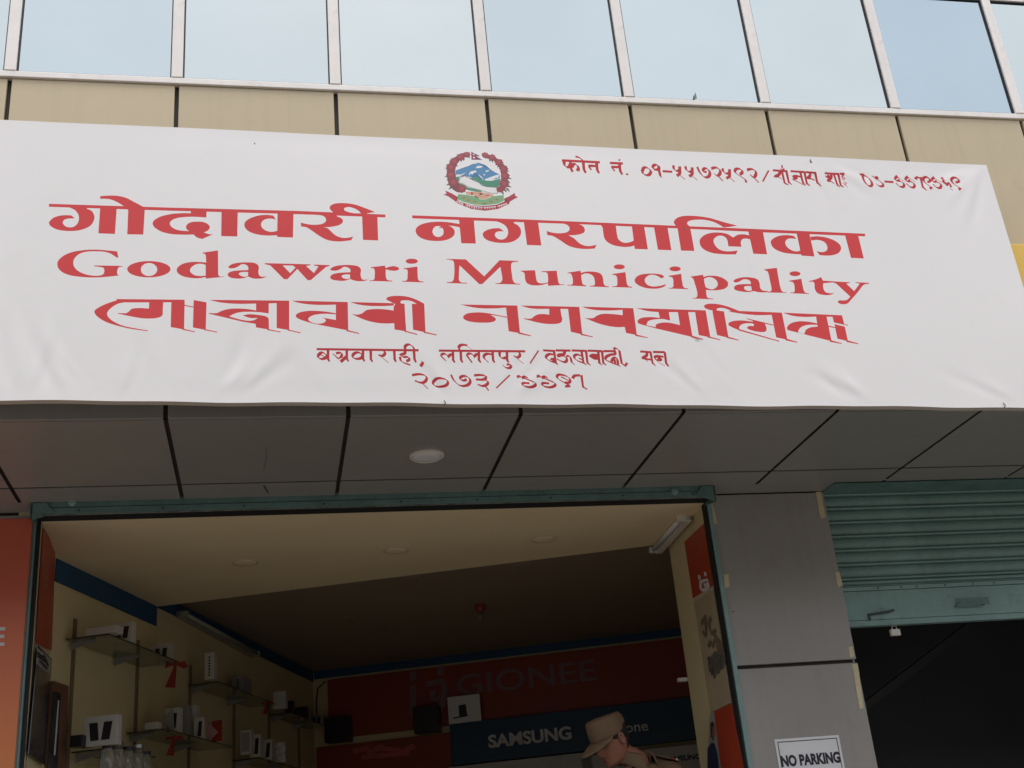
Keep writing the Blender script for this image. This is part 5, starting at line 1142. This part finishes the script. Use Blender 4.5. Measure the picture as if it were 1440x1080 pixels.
# cap
CP = MB(); n = 36
lev = [(.028, 1.07, 1.05, .0), (.05, 1.11, 1.08, .0), (.075, 1.09, 1.07, .0), (.100, 1.03, 1.03, -.002), (.114, .97, .99, -.004), (.119, .90, .93, -.005), (.121, .75, .78, -.005), (.121, .4, .4, -.004)]
for h, kx, ky, sh_ in lev:
    for j in range(n):
        a = 2 * math.pi * j / n; c, s = math.cos(a), math.sin(a); f, b, wv = .094, .104, .079
        dz = (.010 * c if h > .09 else (-.016 * c if c < 0 else -.004 * c)) + (.012 * (c < 0) * (-c) * 0); CP.v.append(H((f if c > 0 else b) * c * kx + sh_, wv * s * ky, h + dz))
for i in range(len(lev) - 1):
    for j in range(n): j2 = (j + 1) % n; CP.f.append([i * n + j, i * n + j2, (i + 1) * n + j2, (i + 1) * n + j])
CP.f.append([(len(lev) - 1) * n + j for j in range(n)]); cap = CP.build('cap', KHAKI, PM, smooth=True)
mb = MB(); m_ = 18
for rr in (0, 1, 2, 3):
    t = rr / 3
    for j in range(m_ + 1):
        a = -1.25 + 2.5 * j / m_; c, s = math.cos(a), math.sin(a); f, wv = .103, .086
        ext = .098 * (max(0, math.cos(a * 1.2))) ** .6 * t; mb.v.append(H(f * c + ext, wv * s * (1 + .04 * t), .036 - .004 * c - .032 * t * max(0, c) - .012 * t * s * s))
for i in range(3):
    for j in range(m_): mb.f.append([i * (m_ + 1) + j, i * (m_ + 1) + j + 1, (i + 1) * (m_ + 1) + j + 1, (i + 1) * (m_ + 1) + j])
vz = mb.build('visor', KHAKI, cap, smooth=True); sl = vz.modifiers.new('s', 'SOLIDIFY'); sl.thickness = .004
# shirt, trousers, shoes
def skin_obj(name, pts, edg, rad, m, parent):
    me = bpy.data.meshes.new(name); me.from_pydata([tuple(Vector(p) - Vector(parent.location)) for p in pts], edg, []); me.materials.append(m)
    o = bpy.data.objects.new(name, me); col.objects.link(o); o.parent = parent
    o.modifiers.new('skin', 'SKIN'); me.skin_vertices.new() if not me.skin_vertices else None
    for i, r in enumerate(rad): me.skin_vertices[0].data[i].radius = r
    me.skin_vertices[0].data[0].use_root = True
    su = o.modifiers.new('sub', 'SUBSURF'); su.levels = 2; su.render_levels = 2
    o.modifiers['skin'].use_smooth_shade = True; return o
wst = Vector((nb.x + .03, nb.y + .03, FL + .95)); chs = nb + Vector((.02, -.01, -.20))
skin_obj('shirt', [wst, wst + Vector((0, 0, .16)), chs, nb + Vector((.015, 0, -.075)), SHL, SHL.lerp(HEL, .6), HEL, SHR, SHR.lerp(REL, .6), REL, wst - Vector((0, 0, .10))],
         [(0, 1), (1, 2), (2, 3), (3, 4), (4, 5), (5, 6), (3, 7), (7, 8), (8, 9), (0, 10)], [(.14, .15), (.14, .155), (.16, .14), (.07, .065), (.07, .07), (.062, .062), (.058, .058), (.07, .07), (.062, .062), (.058, .058), (.14, .15)], KHAKI, PM)
hp = wst - Vector((0, 0, .08))
skin_obj('trousers', [hp, hp + Vector((0, -.09, -.12)), hp + Vector((-.02, -.10, -.46)), Vector((hp.x, hp.y - .11, FL + .08)), hp + Vector((0, .09, -.12)), hp + Vector((-.0, .10, -.46)), Vector((hp.x + .03, hp.y + .11, FL + .08))],
         [(0, 1), (1, 2), (2, 3), (0, 4), (4, 5), (5, 6)], [(.13, .14), (.095, .095), (.07, .07), (.055, .055), (.095, .095), (.07, .07), (.055, .055)], TROU, PM)
for yy2, xx2 in ((-.11, 0), (.11, .03)):
    a = Vector((hp.x + xx2, hp.y + yy2, FL)); mb = MB(); mb.tube([a + Vector((.06, 0, .045)), a + Vector((-.02, 0, .05)), a + Vector((-.12, 0, .035)), a + Vector((-.17, 0, .03))], .045, 12, rs=[.04, .046, .04, .025]); mb.build('shoe', PHONE, PM, smooth=True)
# collar and shoulder straps
bx = (SHL - SHR); bx.z = 0; bx.normalize(); bf = bx.cross(zz)
if bf.y > 0: bf = -bf
mb = MB(); m_ = 24
for rr, (r0, h0) in enumerate(((.066, -.02), (.070, .046), (.084, .040), (.102, -.016))):
    for j in range(m_ + 1):
        a = math.radians(22) + (2 * math.pi - math.radians(44)) * j / m_; c, s_ = math.cos(a), math.sin(a)
        pt = max(0, c) ** 2; drop = -.028 * max(0, c) if rr in (1, 2) else (-.075 * pt if rr == 3 else -.02 * max(0, c))
        mb.v.append(nb + bf * (c * r0 * (1 + (.35 * pt if rr == 3 else 0))) + bx * (s_ * r0 * 1.08) + zz * (h0 + drop))
for i in range(3):
    for j in range(m_): mb.f.append([i * (m_ + 1) + j, i * (m_ + 1) + j + 1, (i + 1) * (m_ + 1) + j + 1, (i + 1) * (m_ + 1) + j])
cl = mb.build('collar', KHAKI, PM, smooth=True); sl = cl.modifiers.new('s', 'SOLIDIFY'); sl.thickness = .004
for s_, sh_ in ((1, SHL), (-1, SHR)):
    a = nb + (sh_ - nb) * .42 + zz * .040; b = sh_ + (sh_ - nb) * .10 + zz * .050; d = b - a; t_ = bf * .045; a = a - t_ * .5
    MB().obox(a, d, t_, (0, 0, .006)).build('shoulder_strap', KHAKI, PM, bevel=.002)
    MB().obox(a + d * .62 - t_ * .01, d * .10, t_ * 1.02, (0, 0, .009)).build('strap_band', PRED, PM); MB().obox(a + d * .80 - t_ * .01, d * .06, t_ * 1.02, (0, 0, .009)).build('strap_band', LETT, PM)
